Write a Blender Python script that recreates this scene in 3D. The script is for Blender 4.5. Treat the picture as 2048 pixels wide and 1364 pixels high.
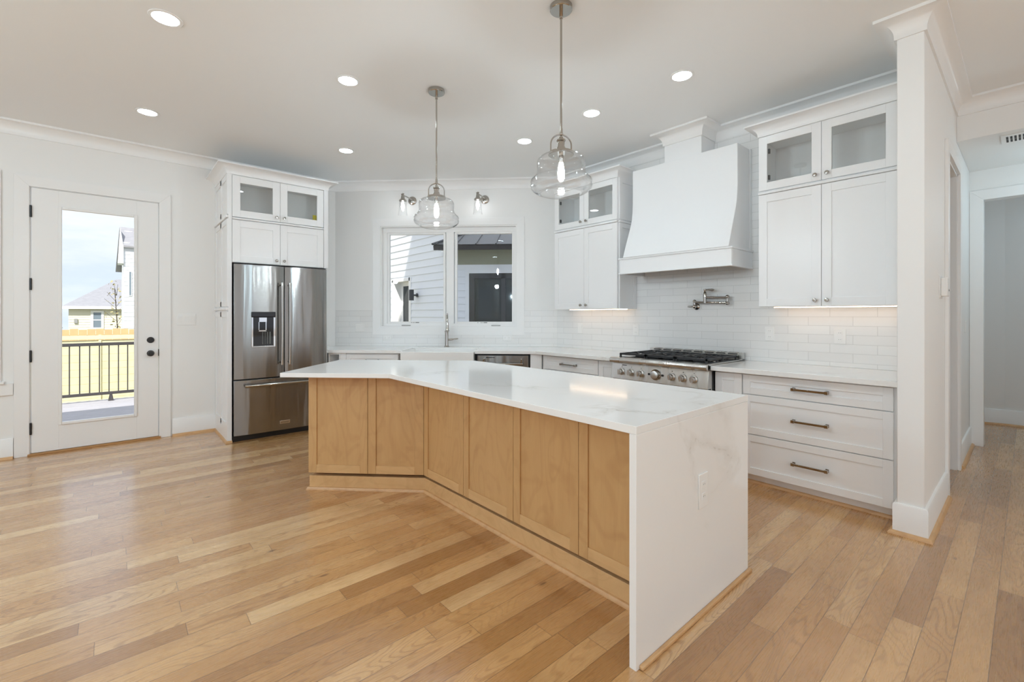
import bpy, bmesh, math, random
from math import sin, cos, pi, radians, sqrt
from mathutils import Vector, Matrix

random.seed(7)
SC = bpy.context.scene
COL = SC.collection
for o in list(bpy.data.objects):
    bpy.data.objects.remove(o)

# ------------------------------------------------------------------ camera
F_PX, YAW, HOR_Y = 907.7, radians(41.237), 630.45
cam_d = bpy.data.cameras.new('camera')
cam_d.sensor_width = 36.0
cam_d.lens = F_PX * 36.0 / 2048.0
cam_d.shift_y = -(682.0 - HOR_Y) / 2048.0
cam_d.clip_start = 0.05
cam_d.clip_end = 300
cam = bpy.data.objects.new('camera', cam_d)
cam.location = (0, 0, 1.30)
cam.rotation_euler = (pi / 2, 0, -YAW)
COL.objects.link(cam)
SC.camera = cam

# ------------------------------------------------------------------ render look
SC.view_settings.view_transform = 'Standard'
SC.view_settings.look = 'None'
SC.view_settings.gamma = 1.0
SC.view_settings.use_curve_mapping = False
SC.view_settings.exposure = 0.17
SC.cycles.max_bounces = 14
SC.cycles.diffuse_bounces = 8
SC.cycles.glossy_bounces = 6
SC.cycles.transmission_bounces = 8
SC.cycles.transparent_max_bounces = 24
SC.cycles.caustics_reflective = False
SC.cycles.caustics_refractive = False
SC.cycles.sample_clamp_indirect = 6.0
SC.cycles.use_denoising = True

LAMP = 36.0          # radiance of the recessed lenses
SKY = 1.1
SUN = 5.2

# ------------------------------------------------------------------ sky and sun
world = bpy.data.worlds.new('sky')
SC.world = world
world.use_nodes = True
wn, wl = world.node_tree.nodes, world.node_tree.links
wn.clear()
w_out = wn.new('ShaderNodeOutputWorld')
w_bg = wn.new('ShaderNodeBackground')
w_tc = wn.new('ShaderNodeTexCoord')
w_map = wn.new('ShaderNodeMapping')
w_map.inputs['Scale'].default_value = (1.6, 1.6, 6.0)
w_noise = wn.new('ShaderNodeTexNoise')
w_noise.inputs['Scale'].default_value = 1.7
w_noise.inputs['Detail'].default_value = 6
w_noise.inputs['Roughness'].default_value = 0.55
w_ramp = wn.new('ShaderNodeValToRGB')
w_ramp.color_ramp.elements[0].position = 0.38
w_ramp.color_ramp.elements[0].color = (0.66, 0.76, 0.92, 1)
w_ramp.color_ramp.elements[1].position = 0.66
w_ramp.color_ramp.elements[1].color = (0.96, 0.97, 1.0, 1)
wl.new(w_tc.outputs['Generated'], w_map.inputs['Vector'])
wl.new(w_map.outputs['Vector'], w_noise.inputs['Vector'])
wl.new(w_noise.outputs['Fac'], w_ramp.inputs['Fac'])
wl.new(w_ramp.outputs['Color'], w_bg.inputs['Color'])
w_bg.inputs['Strength'].default_value = SKY
wl.new(w_bg.outputs['Background'], w_out.inputs['Surface'])

sun_d = bpy.data.lights.new('sun', 'SUN')
sun_d.energy = SUN
sun_d.angle = radians(0.6)
sun_d.color = (1.0, 0.96, 0.88)
sun = bpy.data.objects.new('sun', sun_d)
sun.rotation_euler = Vector((0.35, 0.65, -0.75)).to_track_quat('-Z', 'Y').to_euler()
COL.objects.link(sun)

# unseen fill disks added under the ceiling, out of view, to brighten the room
def fill_disk(x, y, z=3.055, size=0.13, power=None, color=(0.74, 0.905, 1.0)):
    d = bpy.data.lights.new('downlight_or_fill', 'AREA')
    d.shape = 'DISK'
    d.size = size
    d.energy = power if power else LAMP * pi * pi * (size / 2) ** 2
    d.color = color
    o = bpy.data.objects.new('downlight_or_fill', d)
    o.location = (x, y, z)
    COL.objects.link(o)
for lx in (-2.2, 0.22, 2.6):
    for ly in (1.6, -0.2, -2.2):
        if not (lx == 2.6 and ly == 1.6):
            fill_disk(lx, ly)
fill_disk(-2.2, 4.2)
fill_disk(4.4, -1.8)
# unseen fill points added out of view to brighten ceiling and walls
def fill_globe(x, y, z, power, color=(0.66, 0.88, 1.0)):
    d = bpy.data.lights.new('fill_point', 'POINT')
    d.energy = power
    d.color = color
    d.shadow_soft_size = 0.06
    o = bpy.data.objects.new('fill_point', d)
    o.location = (x, y, z)
    COL.objects.link(o)
for lx, ly, lp in ((-2.6, -0.6, 70.0), (1.8, -2.8, 44.0), (-2.7, 2.8, 76.0)):
    fill_globe(lx, ly, 2.2, lp)
fill_globe(5.95, -0.45, 2.25, 6.5)  # unseen fill added to lift the hallway
fill_globe(7.25, -0.75, 2.2, 4.0)  # unseen fill added for the room past the hallway

# ------------------------------------------------------------------ materials
def srgb(r, g, b):
    def f(c):
        c /= 255.0
        return c / 12.92 if c <= 0.04045 else ((c + 0.055) / 1.055) ** 2.4
    return (f(r), f(g), f(b), 1.0)

MATS = {}
def pbr(name, color, rough=0.5, metal=0.0, emit=None, strength=0.0, coat=0.0, bump=None, spec=None, var=0.0):
    m = bpy.data.materials.new(name)
    m.use_nodes = True
    nt = m.node_tree
    b = nt.nodes['Principled BSDF']
    c = color if len(color) == 4 else (*color, 1.0)
    b.inputs['Base Color'].default_value = c
    b.inputs['Roughness'].default_value = rough
    b.inputs['Metallic'].default_value = metal
    b.inputs['Coat Weight'].default_value = coat
    if spec is not None:
        b.inputs['Specular IOR Level'].default_value = spec
    if emit:
        b.inputs['Emission Color'].default_value = (*emit, 1.0)
        b.inputs['Emission Strength'].default_value = strength
    if bump or var:
        tc = nt.nodes.new('ShaderNodeTexCoord')
        mp = nt.nodes.new('ShaderNodeMapping')
        nz = nt.nodes.new('ShaderNodeTexNoise')
        sc, st = bump if bump else ((6, 6, 6), 0.0)
        mp.inputs['Scale'].default_value = sc
        nz.inputs['Scale'].default_value = 1.0
        nz.inputs['Detail'].default_value = 4
        nt.links.new(tc.outputs['Object'], mp.inputs['Vector'])
        nt.links.new(mp.outputs['Vector'], nz.inputs['Vector'])
        if bump:
            bp = nt.nodes.new('ShaderNodeBump')
            bp.inputs['Strength'].default_value = st
            bp.inputs['Distance'].default_value = 0.002
            nt.links.new(nz.outputs['Fac'], bp.inputs['Height'])
            nt.links.new(bp.outputs['Normal'], b.inputs['Normal'])
        if var:
            mx = nt.nodes.new('ShaderNodeMixRGB')
            mx.inputs['Color1'].default_value = tuple(v * (1 - var) for v in c[:3]) + (1,)
            mx.inputs['Color2'].default_value = tuple(min(1, v * (1 + var)) for v in c[:3]) + (1,)
            nt.links.new(nz.outputs['Fac'], mx.inputs['Fac'])
            nt.links.new(mx.outputs['Color'], b.inputs['Base Color'])
    MATS[name] = m
    return m

class NT:
    """small node-graph writer"""
    def __init__(self, m):
        self.t = m.node_tree
        self.b = self.t.nodes['Principled BSDF']
    def n(self, kind):
        return self.t.nodes.new(kind)
    def link(self, a, b):
        self.t.links.new(a, b)
    def put(self, sock, v):
        if isinstance(v, (int, float)):
            sock.default_value = v
        elif isinstance(v, tuple):
            sock.default_value = v
        else:
            self.link(v, sock)
    def math(self, op, a, b=0.0, c=0.0):
        x = self.n('ShaderNodeMath')
        x.operation = op
        for i, v in enumerate((a, b, c)):
            self.put(x.inputs[i], v)
        return x.outputs[0]
    def xyz(self, x, y, z):
        k = self.n('ShaderNodeCombineXYZ')
        for i, v in enumerate((x, y, z)):
            self.put(k.inputs[i], v)
        return k.outputs[0]
    def sep(self, v):
        k = self.n('ShaderNodeSeparateXYZ')
        self.link(v, k.inputs[0])
        return k.outputs
    def noise(self, vec, scale=1.0, detail=3.0, rough=0.5, dist=0.0):
        k = self.n('ShaderNodeTexNoise')
        self.link(vec, k.inputs['Vector'])
        k.inputs['Scale'].default_value = scale
        k.inputs['Detail'].default_value = detail
        k.inputs['Roughness'].default_value = rough
        k.inputs['Distortion'].default_value = dist
        return k.outputs['Fac']
    def ramp(self, fac, stops):
        k = self.n('ShaderNodeValToRGB')
        r = k.color_ramp
        while len(r.elements) < len(stops):
            r.elements.new(0.5)
        for e, (p, c) in zip(r.elements, stops):
            e.position = p
            e.color = c if len(c) == 4 else (*c, 1)
        self.put(k.inputs['Fac'], fac)
        return k.outputs['Color']
    def mix(self, fac, a, b, mode='MIX'):
        k = self.n('ShaderNodeMixRGB')
        k.blend_type = mode
        self.put(k.inputs['Fac'], fac)
        self.put(k.inputs['Color1'], a)
        self.put(k.inputs['Color2'], b)
        return k.outputs['Color']
    def smooth(self, v, lo, hi, a=0.0, b=1.0):
        k = self.n('ShaderNodeMapRange')
        k.interpolation_type = 'SMOOTHSTEP'
        self.put(k.inputs['Value'], v)
        for i, x in enumerate((lo, hi, a, b)):
            k.inputs[i + 1].default_value = x
        return k.outputs[0]
    def obj(self):
        return self.n('ShaderNodeTexCoord').outputs['Object']
    def bump(self, h, strength, dist=0.002):
        k = self.n('ShaderNodeBump')
        k.inputs['Strength'].default_value = strength
        k.inputs['Distance'].default_value = dist
        self.link(h, k.inputs['Height'])
        self.link(k.outputs['Normal'], self.b.inputs['Normal'])

WALLW = pbr('wall_paint', (0.835, 0.835, 0.825), 0.6, bump=((90, 90, 90), 0.04))
CEIL = pbr('ceiling_paint', (0.85, 0.865, 0.87), 0.7)
TRIM = pbr('trim_paint', (0.85, 0.85, 0.845), 0.35)
CAB = pbr('cabinet_paint', (0.845, 0.85, 0.855), 0.32)
CABIN = pbr('cabinet_inside', (0.80, 0.80, 0.79), 0.45)
HOODP = pbr('hood_paint', (0.84, 0.85, 0.86), 0.42)
PLASTIC = pbr('white_plastic', (0.84, 0.84, 0.83), 0.3)
SLOT = pbr('dark_slot', (0.02, 0.02, 0.02), 0.6)
BLACKM = pbr('black_metal', (0.012, 0.012, 0.013), 0.35)
IRON = pbr('cast_iron', (0.018, 0.018, 0.02), 0.5, bump=((200, 200, 200), 0.15))
NICKEL = pbr('polished_nickel', (0.46, 0.435, 0.40), 0.10, 1.0)
CHROME = pbr('chrome', (0.68, 0.68, 0.68), 0.06, 1.0)
LINER = pbr('hood_liner_steel', (0.32, 0.31, 0.30), 0.4, 1.0)
BLACKG = pbr('black_gloss', (0.01, 0.01, 0.011), 0.06)
PORC = pbr('porcelain', (0.86, 0.86, 0.85), 0.08, coat=0.3)
LENS = pbr('lamp_lens', (0.9, 0.9, 0.9), 0.5, emit=(0.74, 0.905, 1.0), strength=LAMP)
BULB = pbr('lit_bulb', (0.9, 0.9, 0.9), 0.3, emit=(0.82, 0.94, 1.0), strength=400.0)
BULBW = pbr('lit_sconce_bulb', (0.9, 0.9, 0.9), 0.3, emit=(0.95, 0.98, 1.0), strength=14.0)
STRIP = pbr('led_tape', (0.9, 0.9, 0.9), 0.5, emit=(1.0, 0.72, 0.50), strength=7.0)
YELLOW = pbr('yellow_card', srgb(214, 200, 40), 0.5)
BADGE = pbr('badge_silver', (0.75, 0.74, 0.72), 0.2, 1.0)
SIDING = pbr('lap_siding', (0.80, 0.83, 0.88), 0.6)
FRIEZE = pbr('frieze_board', srgb(150, 152, 132), 0.7)
ROOFM = pbr('standing_seam_roof', (0.060, 0.068, 0.075), 0.38, 0.3)
SHINGLE = pbr('roof_shingles', srgb(150, 150, 156), 0.9, bump=((5, 14, 14), 0.5), var=0.25)
CREAM = pbr('cream_siding', srgb(226, 222, 200), 0.7)
FENCEW = pbr('pale_fence_board', srgb(226, 218, 178), 0.75, var=0.18)
CEDAR = pbr('cedar_picket', srgb(206, 174, 128), 0.75, var=0.2)
RAILM = pbr('rail_bronze', (0.045, 0.040, 0.042), 0.45)
DECKM = pbr('deck_board', srgb(178, 176, 182), 0.7, var=0.12)
GROUND = pbr('ground_soil', srgb(128, 128, 96), 0.95, var=0.3)
BARK = pbr('tree_bark', srgb(70, 60, 50), 0.9)
LEAF = pbr('dark_foliage', srgb(58, 72, 50), 0.8, var=0.3)
LEAFY = pbr('yellow_foliage', srgb(170, 160, 110), 0.8, var=0.3)
DARKGL = pbr('dark_window_glass', (0.012, 0.019, 0.016), 0.05, spec=0.3)
BLUEGL = pbr('far_window_glass', (0.18, 0.23, 0.28), 0.1)
THRESH = pbr('threshold_wood', srgb(176, 132, 84), 0.45)

def glass_mat(name, tint, ior=1.5, rough=0.0, boost=1.0):
    m = bpy.data.materials.new(name)
    m.use_nodes = True
    nt = m.node_tree
    nt.nodes.clear()
    out = nt.nodes.new('ShaderNodeOutputMaterial')
    tr = nt.nodes.new('ShaderNodeBsdfTransparent')
    tr.inputs['Color'].default_value = (*tint, 1)
    gl = nt.nodes.new('ShaderNodeBsdfGlossy')
    gl.inputs['Roughness'].default_value = rough
    fr = nt.nodes.new('ShaderNodeFresnel')
    fr.inputs['IOR'].default_value = ior
    mu = nt.nodes.new('ShaderNodeMath')
    mu.operation = 'MULTIPLY'
    mu.use_clamp = True
    mu.inputs[1].default_value = boost
    geo = nt.nodes.new('ShaderNodeNewGeometry')
    # same Fresnel from both sides of the sheet
    flip = nt.nodes.new('ShaderNodeMapRange')
    flip.inputs['To Min'].default_value = ior
    flip.inputs['To Max'].default_value = 1.0 / ior
    nt.links.new(geo.outputs['Backfacing'], flip.inputs['Value'])
    nt.links.new(flip.outputs[0], fr.inputs['IOR'])
    mx = nt.nodes.new('ShaderNodeMixShader')
    nt.links.new(fr.outputs[0], mu.inputs[0])
    nt.links.new(mu.outputs[0], mx.inputs['Fac'])
    nt.links.new(tr.outputs[0], mx.inputs[1])
    nt.links.new(gl.outputs[0], mx.inputs[2])
    nt.links.new(mx.outputs[0], out.inputs['Surface'])
    return m
GLASS = glass_mat('window_glass', (0.985, 0.99, 0.988), boost=0.5)
CABGL = glass_mat('cabinet_glass', (0.985, 0.99, 0.985), boost=1.3)
SHADEGL = glass_mat('clear_lamp_glass', (0.995, 0.996, 0.997), ior=1.55, boost=1.2)

def oak_floor():
    m = pbr('oak_planks', (0.5, 0.35, 0.2), 0.3, coat=0.7, spec=0.7)
    m.node_tree.nodes['Principled BSDF'].inputs['Coat Roughness'].default_value = 0.19
    m.node_tree.nodes['Principled BSDF'].inputs['Coat IOR'].default_value = 1.7
    g = NT(m)
    X, Y, Z = g.sep(g.obj())
    W, L = 0.098, 1.15
    yy = g.math('DIVIDE', Y, W)
    row = g.math('FLOOR', yy)
    wr = g.n('ShaderNodeTexWhiteNoise'); wr.noise_dimensions = '1D'
    g.link(row, wr.inputs['W'])
    xs = g.math('ADD', g.math('DIVIDE', X, L), g.math('MULTIPLY', wr.outputs['Value'], 7.31))
    colm = g.math('FLOOR', xs)
    wp = g.n('ShaderNodeTexWhiteNoise'); wp.noise_dimensions = '2D'
    g.link(g.xyz(row, colm, 0.0), wp.inputs['Vector'])
    r1, r2, r3 = g.sep(wp.outputs['Color'])
    base = g.ramp(r1, [(0.0, srgb(166, 120, 70)), (0.22, srgb(190, 142, 88)), (0.5, srgb(202, 156, 102)),
                       (0.78, srgb(210, 166, 112)), (1.0, srgb(226, 190, 140))])
    # long soft tone drift inside a board
    drift = g.noise(g.xyz(g.math('ADD', g.math('MULTIPLY', X, 1.6), g.math('MULTIPLY', r2, 40.0)),
                          g.math('MULTIPLY', Y, 9.0), g.math('MULTIPLY', r3, 30.0)), 1.0, 3, 0.5, 0.4)
    base = g.mix(g.smooth(drift, 0.30, 0.75, 0.0, 0.5), base, srgb(172, 126, 78))
    # cathedral figure: contour lines of a stretched noise
    f = g.noise(g.xyz(g.math('ADD', g.math('MULTIPLY', X, 1.3), g.math('MULTIPLY', r3, 60.0)),
                      g.math('ADD', g.math('MULTIPLY', Y, 7.5), g.math('MULTIPLY', r1, 25.0)), r2), 1.0, 1.5, 0.4, 0.25)
    rings = g.math('SINE', g.math('MULTIPLY', f, 150.0))
    ringm = g.smooth(rings, 0.35, 1.0)
    figure = g.math('MULTIPLY', ringm, g.smooth(r2, 0.2, 0.9, 0.12, 0.42))
    base = g.mix(figure, base, srgb(134, 86, 42))
    # pores
    fine = g.noise(g.xyz(g.math('MULTIPLY', X, 9.0), g.math('MULTIPLY', Y, 190.0), r1), 1.0, 4, 0.65)
    base = g.mix(g.smooth(fine, 0.45, 0.80, 0.0, 0.17), base, srgb(132, 86, 46))
    # knots
    kn = g.n('ShaderNodeTexVoronoi')
    kn.inputs['Scale'].default_value = 1.0
    g.link(g.xyz(g.math('MULTIPLY', X, 1.7), g.math('MULTIPLY', Y, 4.0), 0.0), kn.inputs['Vector'])
    base = g.mix(g.smooth(kn.outputs['Distance'], 0.015, 0.06, 0.75, 0.0), base, srgb(92, 58, 34))
    # joints
    fy = g.math('FRACT', yy)
    ey = g.math('MINIMUM', fy, g.math('SUBTRACT', 1.0, fy))
    fx = g.math('FRACT', xs)
    ex = g.math('MULTIPLY', g.math('MINIMUM', fx, g.math('SUBTRACT', 1.0, fx)), L / W)
    edge = g.math('MINIMUM', ey, ex)
    gap = g.smooth(edge, 0.006, 0.022, 1.0, 0.0)
    base = g.mix(g.math('MULTIPLY', gap, 0.62), base, srgb(84, 54, 32))
    g.link(base, g.b.inputs['Base Color'])
    g.link(g.smooth(fine, 0.2, 0.8, 0.24, 0.33), g.b.inputs['Roughness'])
    h = g.math('SUBTRACT', 1.0, gap)
    g.bump(h, 0.2, 0.0012)
    return m
OAK = oak_floor()

def maple(name, c_lo, c_hi, c_dark, axis='Z'):
    m = pbr(name, (0.5, 0.3, 0.15), 0.36)
    g = NT(m)
    X, Y, Z = g.sep(g.obj())
    a, b, c = (X, Y, Z) if axis == 'Z' else (Z, Y, X)
    oi = g.n('ShaderNodeObjectInfo')
    rnd = g.math('MULTIPLY', oi.outputs['Random'], 30.0)
    v1 = g.xyz(g.math('ADD', g.math('MULTIPLY', a, 9.0), rnd), g.math('MULTIPLY', b, 9.0), g.math('MULTIPLY', c, 1.6))
    n1 = g.noise(v1, 1.0, 4, 0.55, 0.9)
    base = g.mix(n1, c_lo, c_hi)
    f = g.noise(g.xyz(g.math('ADD', g.math('MULTIPLY', a, 4.0), rnd), g.math('MULTIPLY', b, 4.0), g.math('MULTIPLY', c, 1.0)), 1.0, 1.5, 0.4, 0.3)
    rings = g.smooth(g.math('SINE', g.math('MULTIPLY', f, 70.0)), 0.4, 1.0)
    base = g.mix(g.math('MULTIPLY', rings, 0.12), base, c_dark)
    n2 = g.noise(g.xyz(g.math('MULTIPLY', a, 160.0), g.math('MULTIPLY', b, 160.0), g.math('MULTIPLY', c, 6.0)), 1.0, 3, 0.6)
    base = g.mix(g.smooth(n2, 0.5, 0.8, 0.0, 0.16), base, c_dark)
    blot = g.noise(g.xyz(g.math('MULTIPLY', a, 5.0), g.math('MULTIPLY', b, 5.0), g.math('ADD', g.math('MULTIPLY', c, 5.0), rnd)), 1.0, 2, 0.5, 1.5)
    base = g.mix(g.smooth(blot, 0.5, 0.8, 0.0, 0.28), base, c_dark)
    g.link(base, g.b.inputs['Base Color'])
    return m
MAPLE = maple('maple_panel', srgb(190, 148, 97), srgb(208, 168, 117), srgb(158, 108, 60))
MAPLEH = maple('maple_rail', srgb(204, 163, 112), srgb(218, 180, 130), srgb(168, 122, 74), 'X')
SHOE = maple('oak_shoe', srgb(196, 150, 102), srgb(218, 178, 130), srgb(150, 104, 62), 'X')

def quartz():
    m = pbr('white_quartz', (0.84, 0.84, 0.83), 0.09, coat=0.0)
    g = NT(m)
    o = g.obj()
    X, Y, Z = g.sep(o)
    v = g.xyz(g.math('ADD', X, g.math('MULTIPLY', Z, 0.55)), Y, g.math('MULTIPLY', Z, 0.8))
    n1 = g.noise(v, 0.85, 6, 0.58, 0.6)
    d = g.math('ABSOLUTE', g.math('SUBTRACT', n1, 0.52))
    soft = g.smooth(d, 0.0, 0.035, 1.0, 0.0)
    thin = g.smooth(d, 0.0, 0.006, 1.0, 0.0)
    mask = g.smooth(g.noise(v, 1.5, 2, 0.5), 0.50, 0.64)
    speck = g.noise(o, 34.0, 3, 0.6)
    base = g.mix(g.math('MULTIPLY', g.math('MULTIPLY', soft, mask), 0.30), (0.85, 0.85, 0.84, 1), srgb(190, 182, 170))
    base = g.mix(g.math('MULTIPLY', g.math('MULTIPLY', thin, mask), g.smooth(speck, 0.46, 0.66, 0.0, 0.45)), base, srgb(150, 138, 120))
    g.link(base, g.b.inputs['Base Color'])
    return m
QUARTZ = quartz()

def tile():
    m = pbr('subway_tile', (0.85, 0.85, 0.84), 0.08)
    g = NT(m)
    X, Y, Z = g.sep(g.obj())
    br = g.n('ShaderNodeTexBrick')
    g.link(g.xyz(X, Z, 0.0), br.inputs['Vector'])
    br.inputs['Color1'].default_value = (0.835, 0.835, 0.825, 1)
    br.inputs['Color2'].default_value = (0.80, 0.80, 0.795, 1)
    br.inputs['Mortar'].default_value = (0.62, 0.62, 0.61, 1)
    br.inputs['Scale'].default_value = 1.0
    br.inputs['Mortar Size'].default_value = 0.0016
    br.inputs['Mortar Smooth'].default_value = 0.3
    br.inputs['Brick Width'].default_value = 0.30
    br.inputs['Row Height'].default_value = 0.0715
    g.link(br.outputs['Color'], g.b.inputs['Base Color'])
    wav = g.noise(g.obj(), 9.0, 2, 0.5)
    h = g.math('SUBTRACT', g.math('MULTIPLY', wav, 0.6), g.math('MULTIPLY', br.outputs['Fac'], 1.0))
    g.bump(h, 0.35, 0.002)
    return m
TILE = tile()

def steel(name, col, rough, horiz=True):
    m = pbr(name, col, rough, 1.0)
    g = NT(m)
    X, Y, Z = g.sep(g.obj())
    if horiz:
        v = g.xyz(g.math('MULTIPLY', X, 4.0), g.math('MULTIPLY', Y, 4.0), g.math('MULTIPLY', Z, 700.0))
    else:
        v = g.xyz(g.math('MULTIPLY', X, 700.0), g.math('MULTIPLY', Y, 700.0), g.math('MULTIPLY', Z, 4.0))
    n = g.noise(v, 1.0, 3, 0.6)
    big = g.noise(g.xyz(g.math('MULTIPLY', X, 11.0), g.math('MULTIPLY', Y, 2.0), g.math('MULTIPLY', Z, 0.9)), 1.0, 1.5, 0.45)
    g.bump(g.math('ADD', g.math('MULTIPLY', n, 0.010), big), 0.55, 0.010)
    wav = g.noise(g.xyz(g.math('MULTIPLY', X, 7.0), Y, g.math('MULTIPLY', Z, 0.35)), 1.0, 2, 0.5)
    g.link(g.smooth(wav, 0.25, 0.75, rough * 0.85, rough * 1.25), g.b.inputs['Roughness'])
    g.b.inputs['Anisotropic'].default_value = 0.8
    g.b.inputs['Anisotropic Rotation'].default_value = 0.25
    tg = g.n('ShaderNodeTangent')
    tg.direction_type = 'RADIAL'
    tg.axis = 'Z'
    g.link(tg.outputs[0], g.b.inputs['Tangent'])
    return m
STEEL = steel('brushed_steel', (0.32, 0.317, 0.308), 0.20)
STEELR = steel('range_steel', (0.62, 0.61, 0.59), 0.26)

# ------------------------------------------------------------------ mesh helper
class G:
    def __init__(self):
        self.bm = bmesh.new()
    def box(self, x0, x1, y0, y1, z0, z1):
        x0, x1 = min(x0, x1), max(x0, x1)
        y0, y1 = min(y0, y1), max(y0, y1)
        z0, z1 = min(z0, z1), max(z0, z1)
        v = [self.bm.verts.new(p) for p in ((x0, y0, z0), (x1, y0, z0), (x1, y1, z0), (x0, y1, z0),
                                            (x0, y0, z1), (x1, y0, z1), (x1, y1, z1), (x0, y1, z1))]
        for f in ((3, 2, 1, 0), (4, 5, 6, 7), (0, 1, 5, 4), (1, 2, 6, 5), (2, 3, 7, 6), (3, 0, 4, 7)):
            self.bm.faces.new([v[i] for i in f])
        return self
    def prism(self, poly, z0, z1):
        """extrude a plan polygon (counter-clockwise) from z0 to z1"""
        a = [self.bm.verts.new((x, y, z0)) for x, y in poly]
        b = [self.bm.verts.new((x, y, z1)) for x, y in poly]
        n = len(poly)
        self.bm.faces.new(list(reversed(a)))
        self.bm.faces.new(b)
        for i in range(n):
            j = (i + 1) % n
            self.bm.faces.new((a[i], a[j], b[j], b[i]))
        return self
    def prism_x(self, poly, x0, x1):
        """extrude a (y, z) polygon along x"""
        a = [self.bm.verts.new((x0, y, z)) for y, z in poly]
        b = [self.bm.verts.new((x1, y, z)) for y, z in poly]
        n = len(poly)
        self.bm.faces.new(list(reversed(a)))
        self.bm.faces.new(b)
        for i in range(n):
            j = (i + 1) % n
            self.bm.faces.new((a[i], a[j], b[j], b[i]))
        return self
    def hull(self, pts_a, pts_b):
        """loft two loops with caps"""
        a = [self.bm.verts.new(p) for p in pts_a]
        b = [self.bm.verts.new(p) for p in pts_b]
        n = len(a)
        self.bm.faces.new(list(reversed(a)))
        self.bm.faces.new(b)
        for i in range(n):
            j = (i + 1) % n
            self.bm.faces.new((a[i], a[j], b[j], b[i]))
        return self
    def lathe(self, prof, c=(0, 0, 0), axis='Z', seg=28, close=False):
        """revolve (r, h) pairs about an axis through c"""
        rings = []
        for r, h in prof:
            ring = []
            for k in range(seg):
                t = 2 * pi * k / seg
                u, w = r * cos(t), r * sin(t)
                p = {'Z': (u, w, h), 'Y': (u, h, w), 'X': (h, u, w)}[axis]
                ring.append(self.bm.verts.new((p[0] + c[0], p[1] + c[1], p[2] + c[2])))
            rings.append(ring)
        m = len(rings)
        rng = range(m if close else m - 1)
        for i in rng:
            A, B = rings[i], rings[(i + 1) % m]
            for k in range(seg):
                j = (k + 1) % seg
                self.bm.faces.new((A[k], A[j], B[j], B[k]))
        if not close:
            if prof[0][0] > 1e-5:
                self.bm.faces.new(list(reversed(rings[0])))
            if prof[-1][0] > 1e-5:
                self.bm.faces.new(rings[-1])
        return self
    def tube(self, pts, r, seg=12, cap=True):
        """round tube along a polyline; r may be a list"""
        P = [Vector(p) for p in pts]
        R = r if isinstance(r, (list, tuple)) else [r] * len(P)
        t0 = (P[1] - P[0]).normalized()
        ref = Vector((0, 0, 1)) if abs(t0.z) < 0.9 else Vector((1, 0, 0))
        nrm = t0.cross(ref).normalized()
        rings = []
        for i, p in enumerate(P):
            if i == 0: t = P[1] - P[0]
            elif i == len(P) - 1: t = P[-1] - P[-2]
            else: t = (P[i + 1] - P[i]).normalized() + (P[i] - P[i - 1]).normalized()
            t.normalize()
            nrm = (nrm - t * nrm.dot(t)).normalized()
            bi = t.cross(nrm)
            rings.append([self.bm.verts.new(p + (nrm * cos(2 * pi * k / seg) + bi * sin(2 * pi * k / seg)) * R[i]) for k in range(seg)])
        for A, B in zip(rings, rings[1:]):
            for k in range(seg):
                j = (k + 1) % seg
                self.bm.faces.new((A[k], A[j], B[j], B[k]))
        if cap:
            self.bm.faces.new(list(reversed(rings[0])))
            self.bm.faces.new(rings[-1])
        return self
    def ball(self, c, r, sz=1.0):
        prof = [(max(1e-6, r * sin(pi * k / 10)), -r * sz * cos(pi * k / 10)) for k in range(11)]
        return self.lathe(prof, c, 'Z', 18)
    def sweep(self, path, prof, closed=False):
        """moulding: prof = (out, z) pairs, path = plan points; 'out' points to the right of travel"""
        n = len(path)
        P = [Vector(p).to_2d() for p in path]
        loops = []
        for i in range(n):
            d0 = (P[i] - P[i - 1]).normalized() if i > 0 or closed else None
            d1 = (P[(i + 1) % n] - P[i]).normalized() if i < n - 1 or closed else None
            if d0 is None: d0 = d1
            if d1 is None: d1 = d0
            n0, n1 = Vector((d0.y, -d0.x)), Vector((d1.y, -d1.x))
            mt = (n0 + n1) / (1.0 + n0.dot(n1))
            loops.append([self.bm.verts.new((P[i].x + mt.x * o, P[i].y + mt.y * o, z)) for o, z in prof])
        k = len(prof)
        for i in range(n if closed else n - 1):
            A, B = loops[i], loops[(i + 1) % n]
            for a in range(k):
                b = (a + 1) % k
                self.bm.faces.new((A[a], A[b], B[b], B[a]))
        if not closed:
            self.bm.faces.new(loops[0])
            self.bm.faces.new(list(reversed(loops[-1])))
        return self
    def make(self, name, m, parent=None, bevel=0.0, seg=2, ang=35, props=None, loc=None, rz=0.0):
        bmesh.ops.recalc_face_normals(self.bm, faces=self.bm.faces)
        me = bpy.data.meshes.new(name)
        self.bm.to_mesh(me)
        self.bm.free()
        for p in me.polygons:
            p.use_smooth = True
        me.set_sharp_from_angle(angle=radians(ang))
        me.materials.append(m)
        o = bpy.data.objects.new(name, me)
        COL.objects.link(o)
        if loc: o.location = loc
        o.rotation_euler = (0, 0, rz)
        if parent: o.parent = parent
        if bevel > 0:
            bv = o.modifiers.new('bevel', 'BEVEL')
            bv.width = bevel
            bv.segments = seg
            bv.limit_method = 'ANGLE'
            bv.angle_limit = radians(40)
            bv.harden_normals = False
        if props:
            for kk, vv in props.items():
                o[kk] = vv
        return o

def thing(name, label, cat, loc, rz=0.0, group=None):
    o = bpy.data.objects.new(name, None)
    o.empty_display_size = 0.1
    o.location = loc
    o.rotation_euler = (0, 0, rz)
    o['label'] = label
    o['category'] = cat
    if group: o['group'] = group
    COL.objects.link(o)
    return o
def tag(o, label, cat, group=None):
    o['label'] = label
    o['category'] = cat
    if group: o['group'] = group
    return o
STRUCT = {'kind': 'structure'}

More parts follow.
